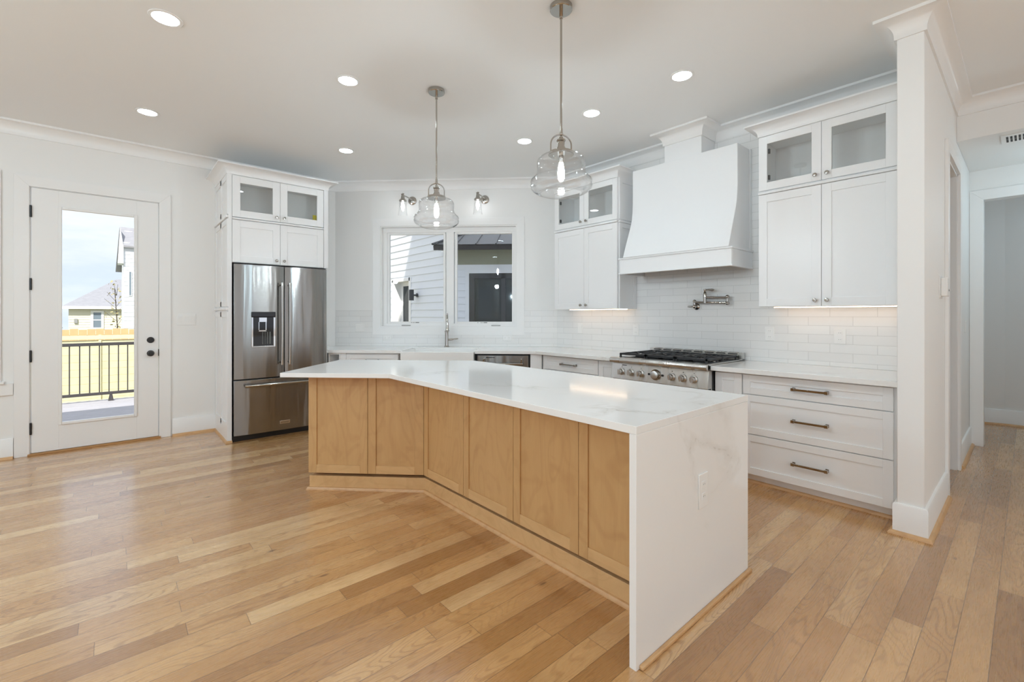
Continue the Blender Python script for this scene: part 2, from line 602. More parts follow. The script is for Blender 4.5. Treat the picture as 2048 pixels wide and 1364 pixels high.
RZ_R = -pi / 2      # faces on the range wall: local x = world -y, local y = world +x
RZ_D = -pi / 4      # faces on the window wall
Q = sqrt(0.5)
def sc2w(s, c):     # (along, depth) of the diagonal wall -> plan point
    return ((c + s) * Q, (c - s) * Q)

H = 3.06            # ceiling height
YW = 6.10           # left (door) wall
XR = 4.30           # range wall
CW = 5.88           # diagonal window wall
CORN_L = ((CW * sqrt(2)) - YW, YW)
CORN_R = (XR, CW * sqrt(2) - XR)
YC0, YC1 = 0.40, 0.524     # stub wall
XC = 3.52

# ------------------------------------------------------------------ floor, ceiling, walls
g = G()
g.prism([(-3.5, -4.2), (8.6, -4.2), (8.6, 2.6), (4.42, 2.6), (4.42, CORN_R[1]), (CORN_L[0] + .06, YW + .12), (-3.5, YW + .12)], -0.12, 0.0)
g.make('floor', OAK, props=STRUCT)
g = G()
g.prism([(-3.5, -4.2), (5.25, -4.2), (5.25, YC0), (8.6, YC0), (8.6, 2.6), (4.42, 2.6), (4.42, CORN_R[1] + .05), (CORN_L[0] + .05, YW + .15), (-3.5, YW + .15)], H, H + 0.08)
g.make('ceiling', CEIL, props=STRUCT)
# left wall with door and window openings
DX0, DX1, DZ = -0.600, 0.372, 2.505
WX0, WX1, WZ0, WZ1 = -2.30, -0.865, 0.70, 2.505
g = G()
t = YW + 0.15
g.box(-3.5, WX0, YW, t, 0, H).box(WX0, WX1, YW, t, 0, WZ0).box(WX0, WX1, YW, t, WZ1, H)
g.box(WX1, DX0, YW, t, 0, H).box(DX0, DX1, YW, t, DZ, H).box(DX1, CORN_L[0] + 0.06, YW, t, 0, H)
g.make('wall_left', WALLW, props=STRUCT)
# window wall (local x = along, local y = depth)
S0, S1, VZ0, VZ1 = -2.131, -0.325, 1.142, 2.474
g = G()
sl, sr = (CORN_L[0] - CORN_L[1]) * Q - 0.02, (CORN_R[0] - CORN_R[1]) * Q + 0.02
g.box(sl, S0, CW, CW + .15, 0, H).box(S1, sr, CW, CW + .15, 0, H)
g.box(S0, S1, CW, CW + .15, 0, VZ0).box(S0, S1, CW, CW + .15, VZ1, H)
g.make('wall_window', WALLW, props=STRUCT, rz=RZ_D)
# range wall
G().box(XR, XR + .12, YC0 + .02, CORN_R[1] + .06, 0, H).make('wall_range', WALLW, props=STRUCT)
# stub wall, opening and hallway walls
OX0, OX1 = 4.55, 5.32
g = G()
g.box(XC, OX0, YC0, YC1, 0, H).box(OX0, OX1, YC0, YC1, 2.478, H).box(OX1, 6.47, YC0, YC1, 0, H)
g.make('wall_stub', WALLW, props=STRUCT, bevel=0.004)
XH = 6.47
g = G()
g.box(XH, XH + .13, .318, YC1, 0, H).box(XH, XH + .13, -0.62, .318, 2.452, H).box(XH, XH + .13, -0.92, -0.62, 0, H)
g.make('wall_hall', WALLW, props=STRUCT)
G().box(5.25, 5.25 + .14, -4.2, -0.92, 0, H).box(5.25, XH + .13, -1.04, -0.90, 0, H).make('wall_right', WALLW, props=STRUCT)
g = G().box(-3.5, -3.2, -4.35, -4.2, 0, H).box(.75, 1.05, -4.35, -4.2, 0, H).box(4.9, 5.4, -4.35, -4.2, 0, H)
for a, b in ((-3.2, .75), (1.05, 4.9)):  # unseen window openings added to let in more daylight
    g.box(a, b, -4.35, -4.2, 0, .9).box(a, b, -4.35, -4.2, 2.3, H)
g.make('wall_back', WALLW, props=STRUCT)
g = G().box(-3.65, -3.5, -4.35, -3.9, 0, H).box(-3.65, -3.5, -.55, -.15, 0, H).box(-3.65, -3.5, 3.6, YW + .15, 0, H)
for a, b in ((-3.9, -.55), (-.15, 3.6)):  # unseen openings on the west side, added for more light from there
    g.box(-3.65, -3.5, a, b, 0, .25).box(-3.65, -3.5, a, b, 2.7, H)
g.make('wall_west', WALLW, props=STRUCT)
# hallway dropped ceiling with its bulkhead face
G().box(5.25, XH, -0.90, YC0 - .001, 2.737, H).make('ceiling_hall', WALLW, props=STRUCT)
# room behind the hallway door
G().prism([(7.70, 0.95), (7.93, .193), (8.07, .193), (7.84, 0.99)], 0, 2.75).prism([(7.93, .193), (8.00, -1.6), (8.14, -1.6), (8.07, .193)], 0, 2.75).make('wall_hall_far', WALLW, props=STRUCT)
G().box(XH + .13, 7.9, .95, 1.07, 0, 2.75).box(XH + .13, 8.2, -1.7, -1.58, 0, 2.75).make('wall_hall_side', WALLW, props=STRUCT)
G().box(XH + .13, 8.3, -1.7, 1.07, 2.74, 2.86).make('ceiling_hall_room', CEIL, props=STRUCT)
# room behind the side opening
G().box(4.42, 6.6, 2.5, 2.6, 0, H).box(6.47, 6.6, YC1, 2.6, 0, H).make('wall_pantry', WALLW, props=STRUCT)

# ------------------------------------------------------------------ trim
def cove(z, out, drop):
    pr = [(0.0, z - drop), (0.012, z - drop), (0.012, z - drop + .014)]
    for k in range(1, 9):
        a = (pi / 2) * k / 8
        pr.append((0.012 + (out - 0.026) * (1 - cos(a)), z - drop + .014 + (drop - .032) * sin(a)))
    pr += [(out, z - .018), (out, z), (0.0, z)]
    return pr
CHX, CHY0, CHY1 = 4.03, 1.975, 2.345
E0 = 0.0005
path = [(-3.5, YW), CORN_L, CORN_R, (XR, CHY1), (CHX, CHY1), (CHX, CHY0), (XR, CHY0), (XR, YC1), (XC, YC1), (XC, YC0), (5.25, YC0), (5.25, -4.2)]
G().sweep(path, cove(H, 0.098, 0.118)).make('trim_crown', TRIM, props=STRUCT, ang=50)

base_prof = [(0, 0), (0.018, 0), (0.018, 0.172), (0.012, 0.182), (0, 0.182)]
shoe_prof = [(0.018, 0), (0.040, 0), (0.038, 0.010), (0.030, 0.019), (0.018, 0.021)]
def baseboard(name, path):
    G().sweep(path, base_prof).make('baseboard_' + name, TRIM, props=STRUCT)
    G().sweep(path, shoe_prof).make('trim_shoe_' + name, SHOE, props=STRUCT)
baseboard('left', [(0.470, YW), (0.862, YW)])
baseboard('left_window', [(-3.5, YW), (-0.690, YW)])
baseboard('stub', [(3.70, YC1), (XC, YC1), (XC, YC0), (OX0 - .09, YC0)])
baseboard('hall', [(OX1 + .09, YC0), (XH, YC0)])
baseboard('hall_far', [(7.70, 0.95), (7.93, .193), (8.00, -1.6)])

def casing_u(g, x0, x1, z0, z1, w, y, t=0.02):
    """door casing: two legs and a head, flat boards on a wall face at y (facing -y)"""
    g.hull([(x0 - w, y - t, z0), (x0, y - t, z0), (x0, y - t, z1), (x0 - w, y - t, z1 + w)], [(x0 - w, y, z0), (x0, y, z0), (x0, y, z1), (x0 - w, y, z1 + w)])
    g.hull([(x1, y - t, z0), (x1 + w, y - t, z0), (x1 + w, y - t, z1 + w), (x1, y - t, z1)], [(x1, y, z0), (x1 + w, y, z0), (x1 + w, y, z1 + w), (x1, y, z1)])
    g.hull([(x0, y - t, z1), (x1, y - t, z1), (x1 + w, y - t, z1 + w), (x0 - w, y - t, z1 + w)], [(x0, y, z1), (x1, y, z1), (x1 + w, y, z1 + w), (x0 - w, y, z1 + w)])
    return g

# hallway casings
g = G()
casing_u(g, OX0, OX1, 0, 2.478, 0.085, YC0)
g.box(OX0 - .0, OX0 + .018, YC0, YC1, 0, 2.478).box(OX1 - .018, OX1, YC0, YC1, 0, 2.478).box(OX0, OX1, YC0, YC1, 2.46, 2.478)
g.make('trim_side_opening', TRIM, props=STRUCT, bevel=0.002)
g = G()
casing_u(g, -0.300, 0.62, 0, 2.44, 0.098, 0.0)
g.box(-0.318, -0.300, 0, .13, 0, 2.44).box(0.62, 0.638, 0, .13, 0, 2.44).box(-.318, .638, 0, .13, 2.44, 2.455)
g.make('trim_hall_opening', TRIM, props=STRUCT, bevel=0.002, loc=(XH, 0, 0), rz=RZ_R)

# ------------------------------------------------------------------ patio door (door_1)
door = bpy.data.objects.new('door_1', None)
COL.objects.link(door)
door.location = (-0.115, YW, 0)
door['kind'] = 'structure'
door['label'] = 'white full glass patio door with black hinges and knob in the left wall'
def dl(x): return x + 0.115
yf = -0.012            # door face
g = G()
casing_u(g, dl(DX0 + .012), dl(DX1 - .012), 0, 2.492, 0.098, 0.0)
g.make('door_casing', TRIM, door, bevel=0.002)
g = G()
g.box(dl(DX0), dl(DX0 + .018), -.004, .15, 0, DZ).box(dl(DX1 - .018), dl(DX1), -.004, .15, 0, DZ).box(dl(DX0), dl(DX1), -.004, .15, 2.488, DZ)
g.make('door_jamb', TRIM, door)
G().box(dl(DX0), dl(DX1), -.03, .16, -.001, .018).make('threshold', THRESH, door, bevel=0.003)
gx0, gx1, gz0, gz1 = dl(-.376), dl(.156), .282, 2.308
g = G()
a0, a1, b0, b1 = dl(-.577), dl(.350), .022, 2.484
g.box(a0, gx0 - .02, yf, yf + .045, b0, b1).box(gx1 + .02, a1, yf, yf + .045, b0, b1)
g.box(gx0 - .02, gx1 + .02, yf, yf + .045, b0, gz0 - .02).box(gx0 - .02, gx1 + .02, yf, yf + .045, gz1 + .02, b1)
slab = g.make('door_slab', TRIM, door, bevel=0.0015)
g = G()
def ringbox(g, x0, x1, z0, z1, w, y0, y1):
    g.box(x0, x0 + w, y0, y1, z0, z1).box(x1 - w, x1, y0, y1, z0, z1)
    g.box(x0 + w, x1 - w, y0, y1, z0, z0 + w).box(x0 + w, x1 - w, y0, y1, z1 - w, z1)
    return g
ringbox(g, gx0 - .024, gx1 + .024, gz0 - .026, gz1 + .026, .026, yf - .012, yf + .02).make('lite_frame', TRIM, slab, bevel=0.004)
G().box(gx0, gx1, yf + .018, yf + .024, gz0, gz1).make('glass_pane', GLASS, slab)
for z in (2.262, 1.588, .920, .250):
    G().tube([(dl(-.580), yf - .010, z - .055), (dl(-.580), yf - .010, z + .055)], .0075, 10).box(dl(-.588), dl(-.572), yf - .006, yf + .002, z - .05, z + .05).make('hinge', BLACKM, door)
for nm, z in (('deadbolt', 1.040), ('door_knob', 0.900)):
    g = G()
    g.lathe([(.032, 0), (.032, -.006), (.028, -.012), (0.0001, -.012)], (dl(.288), yf, z), 'Y')
    if nm == 'door_knob':
        g.lathe([(.010, -.01), (.010, -.03), (.022, -.036), (.028, -.048), (.024, -.062), (.0001, -.066)], (dl(.288), yf, z), 'Y')
    else:
        g.lathe([(.018, -.01), (.018, -.018), (.0001, -.018)], (dl(.288), yf, z), 'Y').box(dl(.284), dl(.292), yf - .03, yf - .016, z - .015, z + .015)
    g.make(nm, BLACKM, slab)
G().box(dl(.350), dl(.356), yf - .004, yf + .03, .87, .94).make('strike_plate', BLACKM, door)

# ------------------------------------------------------------------ left window (window_2)
w2 = bpy.data.objects.new('window_2', None)
COL.objects.link(w2)
w2.location = (-1.58, YW, 0)
w2['kind'] = 'structure'
w2['label'] = 'tall white window cut off by the left edge beside the patio door'
def wl2(x): return x + 1.58
g = G()
casing_u(g, wl2(WX0 + .02), wl2(WX1 - .0), .70, 2.505, 0.10, 0.0, .02)
g.make('window_casing', TRIM, w2, bevel=0.002)
G().box(wl2(WX0 - .14), wl2(-.742), -.045, .02, .680, .702).make('window_stool', TRIM, w2, bevel=0.004)
G().box(wl2(WX0 - .10), wl2(-.690), -.018, 0, .575, .680).make('window_apron', TRIM, w2, bevel=0.002)
g = G()
ringbox(g, wl2(WX0), wl2(WX1), .70, 2.505, .05, .06, .12)
g.box(wl2(WX0) + .05, wl2(WX1) - .05, .06, .12, 1.58, 1.63)
fr2 = g.make('window_sash', TRIM, w2, bevel=0.003)
G().box(wl2(WX0) + .05, wl2(WX1) - .05, .088, .094, .75, 1.58).box(wl2(WX0) + .05, wl2(WX1) - .05, .088, .094, 1.63, 2.455).make('glass_pane', GLASS, fr2)

# ------------------------------------------------------------------ sink window (window_1)
w1 = bpy.data.objects.new('window_1', None)
COL.objects.link(w1)
cx_, cy_ = sc2w(-1.22, CW)
w1.location = (cx_, cy_, 0)
w1.rotation_euler = (0, 0, RZ_D)
w1['kind'] = 'structure'
w1['label'] = 'wide white two pane casement window over the farmhouse sink'
def w1x(s): return s + 1.22
g = G()
casing_u(g, w1x(S0), w1x(S1), VZ0, VZ1, .100, 0.0, .018)
x0, x1, z0, w = w1x(S0), w1x(S1), VZ0, .100
g.hull([(x0 - w, -.018, z0 - w), (x1 + w, -.018, z0 - w), (x1, -.018, z0), (x0, -.018, z0)], [(x0 - w, 0, z0 - w), (x1 + w, 0, z0 - w), (x1, 0, z0), (x0, 0, z0)])
for (p, q) in ((x0 - w, x0), (x1, x1 + w)):
    o_, i_ = (p, q) if p == x0 - w else (q, p)
    g.hull([(o_, -.018, z0 - w), (i_, -.018, z0), (i_, -.018, z0 + .002), (o_, -.018, z0 + .002)], [(o_, 0, z0 - w), (i_, 0, z0), (i_, 0, z0 + .002), (o_, 0, z0 + .002)])
g.make('window_casing', TRIM, w1, bevel=0.002)
g = G()
ringbox(g, w1x(S0), w1x(S1), VZ0, VZ1, .014, -.004, .15)
g.make('window_jamb', TRIM, w1)
ww = ((-2.117, -1.222), (-1.212, -0.339))
gl = ((-2.030, -1.303), (-1.119, -0.392))
g = G()
for (a, b), (c, d) in zip(ww, gl):
    a_, b_, c_, d_ = w1x(a), w1x(b), w1x(c), w1x(d)
g.box(w1x(-2.117), w1x(-.339), .055, .12, VZ0 + .014, 1.19).box(w1x(-2.117), w1x(-.339), .055, .12, 2.40, VZ1 - .014)
g.box(w1x(-2.117), w1x(-2.06), .055, .12, 1.19, 2.40).box(w1x(-.372), w1x(-.339), .055, .12, 1.19, 2.40).box(w1x(-1.262), w1x(-1.16), .055, .12, 1.19, 2.40)
frm = g.make('window_frame', TRIM, w1, bevel=0.002)
for i, (c, d) in enumerate(gl):
    g = G()
    ringbox(g, w1x(c) - .030, w1x(d) + .030, 1.215 - .030, 2.373 + .030, .030, .068, .112)
    sash = g.make('window_sash', TRIM, w1, bevel=0.003)
    G().box(w1x(c), w1x(d), .088, .093, 1.215, 2.373).make('glass_pane', GLASS, sash)
    sx = (w1x(c) + .20) if i == 0 else (w1x(d) - .23)
    G().box(w1x(c) + .29 - .02 * i, w1x(c) + .302 - .02 * i, .0665, .068, 1.200, 1.206).box(w1x(c) + .31, w1x(c) + .345, .0665, .068, 1.201, 1.205).box(w1x(c) + .352, w1x(c) + .40, .0665, .068, 1.199, 1.207).make('sash_marking', SLOT, sash)
    hx = w1x(c) + .17 if i == 0 else w1x(d) - .27
    G().box(hx, hx + .12, .043, .056, 1.157, 1.172).make('crank_handle', pbr('crank_grey', (0.45, 0.45, 0.44), .4) if 'crank_grey' not in MATS else MATS['crank_grey'], w1, bevel=0.004)

# ------------------------------------------------------------------ backsplash
g = G()
zb0, zb1 = 0.894, 1.366
tt = 0.009
g.box(sl + .03, S0 - .100, CW - tt, CW, zb0, zb1).box(S1 + .100, sr - .02, CW - tt, CW, zb0, zb1).box(S0 - .100, S1 + .100, CW - tt, CW, zb0, VZ0 - .100)
g.make('wall_backsplash_window', TILE, props=STRUCT, rz=RZ_D)
g = G()
g.box(-CORN_R[1] + .006, -YC1, XR - tt, XR, zb0, zb1)
g.box(-2.836, -1.462, XR - tt, XR, zb1, 2.942)
g.make('wall_backsplash_range', TILE, props=STRUCT, rz=RZ_R)

# ------------------------------------------------------------------ cabinet helpers (local frame: x along, y into the wall, z up)
def shaker(g, x0, x1, z0, z1, y=0.0, t=0.020, fr=0.058, rec=0.009):
    g.box(x0, x0 + fr, y, y + t, z0, z1).box(x1 - fr, x1, y, y + t, z0, z1)
    g.box(x0 + fr, x1 - fr, y, y + t, z0, z0 + fr).box(x0 + fr, x1 - fr, y, y + t, z1 - fr, z1)
    g.box(x0 + fr - .002, x1 - fr + .002, y + rec, y + t - .001, z0 + fr - .002, z1 - fr + .002)
    return g
def knob(parent, x, z, y=0.0):
    G().lathe([(.0075, 0), (.0055, -.006), (.0055, -.014), (.013, -.018), (.015, -.024), (.012, -.030), (.0001, -.032)], (x, y, z), 'Y', 20).make('knob', NICKEL, parent)
def pull(parent, x, z, L=.22, y=0.0):
    g = G()
    for q in (-1, 1):
        cx = x + q * (L / 2 - .011)
        g.box(cx - .010, cx + .010, y - .003, y + .001, z - .012, z + .012)
        g.box(cx - .007, cx + .007, y - .026, y - .002, z - .008, z + .008)
        g.box(cx - .011, cx + .011, y - .038, y - .022, z - .0105, z + .0105)
    g.box(x - L / 2 + .012, x + L / 2 - .012, y - .036, y - .024, z - .0075, z + .0075)
    g.make('handle', NICKEL, parent, bevel=0.0012)
def cab_crown(parent, x0, x1, depth, z0, z1, out, left=True, right=True):
    pr = [(0, z0), (.006, z0), (.006, z0 + .010)]
    hh = z1 - z0
    for k in range(1, 9):
        a = (pi / 2) * k / 8
        pr.append((.006 + (out - .010) * (1 - cos(a)), z0 + .010 + (hh - .022) * sin(a)))
    pr += [(out, z1 - .012), (out, z1), (0, z1)]
    p = []
    # travel so that the outside of the box lies to the right
    if right: p.append((x1, depth))
    p += [(x1, 0.004), (x0, 0.004)]
    if left: p.append((x0, depth))
    p.reverse()
    G().sweep(p, [(-o if False else o, z) for o, z in pr]).make('crown', CAB, parent, ang=50)
def glass_door(parent, x0, x1, z0, z1, fr, y=0.0, t=.020):
    g = G()
    g.box(x0, x0 + fr, y, y + t, z0, z1).box(x1 - fr, x1, y, y + t, z0, z1)
    g.box(x0 + fr, x1 - fr, y, y + t, z0, z0 + fr).box(x0 + fr, x1 - fr, y, y + t, z1 - fr, z1)
    d = g.make('glass_door', CAB, parent, bevel=0.0012)
    G().box(x0 + fr - .004, x1 - fr + .004, y + .009, y + .012, z0 + fr - .004, z1 - fr + .004).make('glass_pane', CABGL, d)
    return d
def hollow(g, x0, x1, y0, y1, z0, z1, t=.018):
    g.box(x0, x0 + t, y0, y1, z0, z1).box(x1 - t, x1, y0, y1, z0, z1)
    g.box(x0 + t, x1 - t, y0, y1, z0, z0 + t).box(x0 + t, x1 - t, y0, y1, z1 - t, z1)
    g.box(x0 + t, x1 - t, y1 - .008, y1, z0 + t, z1 - t)
    return g

def wall_unit(label, loc, rz, W, D, split, z0, zt, side_left=False, side_right=False, reveal=(0.0, 0.0), crown=(True, True)):
    """stacked wall cabinet: two solid doors below, two glass doors above, cove crown"""
    c = thing('wall_cabinet', label, 'cabinet', loc, rz, 'white wall cabinets beside the range hood')
    g = G()
    g.box(0, W, .021, D, z0, split - .012)
    hollow(g, 0, W, .021, D, split - .012, zt)
    g.make('body', CAB, c, bevel=0.0015)
    xa, xb = reveal[0] + .002, W - reveal[1] - .002
    xm = (xa + xb) / 2
    for a, b, kx in ((xa, xm - .0015, xm - .038), (xm + .0015, xb, xm + .038)):
        d = shaker(G(), a, b, z0 + .002, split - .030, fr=.062).make('door', CAB, c, bevel=0.0012)
        knob(d, kx, z0 + .045)
        d = glass_door(c, a, b, split + .004, zt - .004, .062)
        knob(d, kx, split + .046)
    # black hinges seen through the left glass door
    for zz in (split + .11, zt - .12):
        G().box(xa + .062, xa + .074, .021, .040, zz - .018, zz + .018).make('hinge', BLACKM, c)
    G().box(xa - .002, xb + .002, -.010, .021, split - .027, split - .008).make('rail_molding', CAB, c, bevel=0.004)
    G().box(W - .020, W + .0, -.001, .022, z0, zt).make('end_stile', CAB, c) if reveal[1] else None
    if side_right:
        g = G()
        for (za, zb) in ((z0, split - .03), (split + .006, zt)):
            gg = (W + .0005, W + .010)
            yy0, yy1, f_ = .028, D - .002, .05
            g.box(gg[0], gg[1], yy0, yy0 + f_, za, zb).box(gg[0], gg[1], yy1 - f_, yy1, za, zb)
            g.box(gg[0], gg[1], yy0 + f_, yy1 - f_, za, za + f_).box(gg[0], gg[1], yy0 + f_, yy1 - f_, zb - f_, zb)
        g.make('side_panel', CAB, c, bevel=0.0012)
        G().box(W, W + .018, .021, D, split - .027, split - .008).make('rail_molding', CAB, c, bevel=0.004)
    cab_crown(c, 0, W, D, zt, zt + .092, .085, *crown)
    return c

# right-hand unit (beside the stub wall) and left-hand unit (beside the window)
UZ, US, UT = 1.368, 2.303, 2.745
XU = 3.95
DEP = XR - tt - XU - .002
uR = wall_unit('tall white wall cabinet with glass uppers against the stub wall, right of the hood', (XU, 1.458, 0), RZ_R, 1.458 - .527, DEP, US, UZ, UT, reveal=(0, .055), crown=(True, False))
uL = wall_unit('white stacked wall cabinet with glass uppers between the window and the hood', (XU, 3.735, 0), RZ_R, 3.735 - 2.838, DEP, US, UZ, UT, side_right=True)
for c_, W_ in ((uR, 1.458 - .527), (uL, 3.735 - 2.838)):
    G().box(.04, W_ - .04, DEP - .115, DEP - .100, UZ - .006, UZ).make('led_strip', STRIP, c_)

# ------------------------------------------------------------------ base cabinets
XF = 3.67          # drawer-front plane on the range wall
CF = 5.20          # front plane under the window
BT = .855
def base_unit(name, label, loc, rz, W, D, fronts, group, xs=(0.0, None), toe=True):
    c = thing(name, label, 'cabinet', loc, rz, group)
    g = G()
    g.box(0, W, .021, D, .086, BT)
    g.make('body', CAB, c, bevel=0.001)
    if toe:
        G().box(0.0, W, .072, .090, 0, .086).make('toe_kick', CAB, c)
        G().sweep([(0, .072), (W, .072)], [(0, 0), (.016, 0), (.014, .010), (.008, .018), (0, .020)]).make('shoe_molding', SHOE, c)
    for f in fronts:
        kind, x0, x1, z0, z1 = f[:5]
        fr = .052 if kind == 'drawer' else .056
        d = shaker(G(), x0, x1, z0, z1, fr=fr).make(kind, CAB, c, bevel=0.0012)
        if kind == 'drawer':
            pull(d, (x0 + x1) / 2, (z0 + z1) / 2, f[5] if len(f) > 5 else .22)
        elif len(f) > 5:
            knob(d, f[5], f[6])
    return c
DB = XR - XF - .012
GRP = 'white base cabinets along the walls'
base_unit('drawer_cabinet', 'wide white three drawer base cabinet beside the stub wall', (XF, 1.471, 0), RZ_R, 1.471 - .527, DB,
          [('drawer', .004, .908, .696, .842, .225), ('drawer', .004, .908, .391, .690, .225), ('drawer', .004, .908, .083, .385, .225)], GRP)
base_unit('narrow_cabinet', 'narrow white base cabinet directly right of the gas range', (XF, 1.688, 0), RZ_R, .215, DB,
          [('door', .004, .211, .083, .842)], GRP)
base_unit('narrow_cabinet', 'narrow white base cabinet with one round knob, left of the gas range', (XF, 2.866, 0), RZ_R, .226, DB,
          [('door', .004, .222, .083, .842, .203, .735)], GRP)
base_unit('drawer_cabinet', 'white drawer base cabinet between the dishwasher corner and the range', (XF, 3.672, 0), RZ_R, .804, DB,
          [('drawer', .030, .800, .696, .842, .22), ('drawer', .030, .800, .391, .690, .22), ('drawer', .030, .800, .083, .385, .22)], GRP)
def dg(s, c=CF): 
    p = sc2w(s, c)
    return (p[0], p[1], 0)
DD = CW - CF - .012
base_unit('drawer_cabinet', 'white drawer base cabinet left of the farmhouse sink', dg(-2.300), RZ_D, .628, DD,
          [('drawer', .004, .624, .696, .842, .17), ('drawer', .004, .624, .391, .690, .17), ('drawer', .004, .624, .083, .385, .17)], GRP)
# open cubby beside the fridge
c = thing('open_cabinet', 'small open fronted white base cubby tucked beside the fridge', 'cabinet', dg(-2.515), RZ_D, GRP)
hollow(G(), .0, .150, .0, .28, .086, BT).make('body', CAB, c, bevel=.001)
G().box(.150, .213, .004, .28, .086, BT).make('filler_panel', CAB, c, bevel=.001)
G().box(0, .213, .060, .075, 0, .086).make('toe_kick', CAB, c)
# sink base
c = thing('sink_base_cabinet', 'white base cabinet below the apron of the farmhouse sink', 'cabinet', dg(-1.655), RZ_D, GRP)
G().box(0, .885, .021, DD, .086, .625).make('body', CAB, c, bevel=.001)
G().box(0, .885, .072, .090, 0, .086).make('toe_kick', CAB, c)
for a, b, kx in ((.004, .441, .41), (.444, .881, .475)):
    d = shaker(G(), a, b, .083, .615).make('door', CAB, c, bevel=.0012)
    knob(d, kx, .57)
# corner filler between dishwasher and range-side drawers
cf = G().prism([(0, 0), (.130, 0), (.130, .02), (.33, .30), (0, .30)], 0, BT).make('corner_filler', CAB, loc=dg(-.132), rz=RZ_D, bevel=.001)
tag(cf, 'slim white corner filler panel between dishwasher and drawers', 'filler panel')

# ------------------------------------------------------------------ dishwasher
c = thing('dishwasher', 'stainless dishwasher with towel bar handle under the window counter', 'dishwasher', dg(-.758), RZ_D)
G().box(0, .618, .03, DD, .02, BT).make('body', BLACKM, c)
G().box(.014, .604, -.004, .030, .10, .838).make('door', STEEL, c, bevel=.004)
g = G()
g.tube([(.075, -.058, .745), (.545, -.058, .745)], .011, 14)
for x in (.095, .525):
    g.box(x - .010, x + .010, -.058, -.003, .738, .800)
g.make('handle', NICKEL, c, bevel=.003)
G().box(.115, .215, -.0052, -.0038, .808, .816).make('name_plate', SLOT, c)

# ------------------------------------------------------------------ countertops
ZC0, ZC1 = .8565, .893
def ctr(poly, name, label, loc=(0, 0, 0)):
    o = G().prism([(x - loc[0], y - loc[1]) for x, y in poly], ZC0, ZC1).make(name, QUARTZ, bevel=.003, loc=loc)
    return tag(o, label, 'countertop')
CE = 5.165
XE = 3.60
wx = XR - .001
wc = CW - .001
s_l = 1.873 * sqrt(2) - CE
p_corner = (XE, CE * sqrt(2) - XE)
# corner run, split behind the sink notch
poly = [(1.873, YW - .003), sc2w(s_l, CE), sc2w(-1.622, CE), sc2w(-1.622, 5.66), sc2w(-.770, 5.66), sc2w(-.770, CE), p_corner,
        (XE, 2.640), (wx, 2.640), (wx, wc * sqrt(2) - wx), (wc * sqrt(2) - YW + .003, YW - .003)]
ctr(poly, 'countertop', 'white quartz countertop wrapping under the window from fridge to range', (2.6, 4.6, 0))
ctr([(XE, YC1 + .002), (wx, YC1 + .002), (wx, 1.690), (XE, 1.690)], 'countertop', 'white quartz countertop right of the gas range ending at the stub wall', (3.9, 1.1, 0))

# ------------------------------------------------------------------ farmhouse sink and faucet
sink = thing('farmhouse_sink', 'white apron front farmhouse sink under the window', 'sink', (*sc2w(-1.196, 5.40), .64), RZ_D)
g = G()
sx, y0, y1, zt_, zb_ = .422, 5.10 - 5.40, 5.655 - 5.40, .882 - .64, .0
g.box(-sx, sx, y0, y0 + .03, zb_, zt_)
g.box(-sx, -sx + .022, y0 + .03, y1, zb_, zt_).box(sx - .022, sx, y0 + .03, y1, zb_, zt_)
g.box(-sx + .022, sx - .022, y1 - .022, y1, zb_, zt_).box(-sx + .022, sx - .022, y0 + .03, y1 - .022, zb_, zb_ + .02)
g.make('basin', PORC, sink, bevel=.006, seg=3)
G().lathe([(.042, .0), (.042, .004), (.030, .004), (.028, .001), (.0001, .001)], (0, -.02, .02)).make('drain', CHROME, sink)

fx, fy = sc2w(-1.213, 5.735)
fc = thing('faucet', 'tall polished nickel pull down faucet with side lever behind the sink', 'faucet', (fx, fy, ZC1), RZ_D + radians(14))
G().lathe([(.034, 0), (.034, .008), (.028, .016), (.024, .02), (.0225, .03), (.0225, .19), (.026, .194), (.026, .205), (.018, .212), (.0135, .22)], (0, 0, 0)).make('body', NICKEL, fc)
pts = [(0, 0, .20), (0, 0, .30)]
for k in range(0, 13):
    a = pi * k / 12
    pts.append((0, -.085 * (1 - cos(a)) , .34 + .085 * sin(a)))
pts.append((0, -.17, .315))
G().tube(pts, .0125, 14).make('spout', NICKEL, fc)
G().lathe([(.0145, .325), (.0165, .31), (.019, .26), (.021, .225), (.026, .215), (.024, .208), (.0001, .208)], (0, -.17, 0)).make('spray_head', NICKEL, fc)
G().tube([(.018, 0, .095), (.075, 0, .098)], .013, 14).tube([(.07, 0, .098), (.125, -.01, .106), (.145, -.014, .106)], [.008, .010, .006], 12).make('lever', NICKEL, fc)

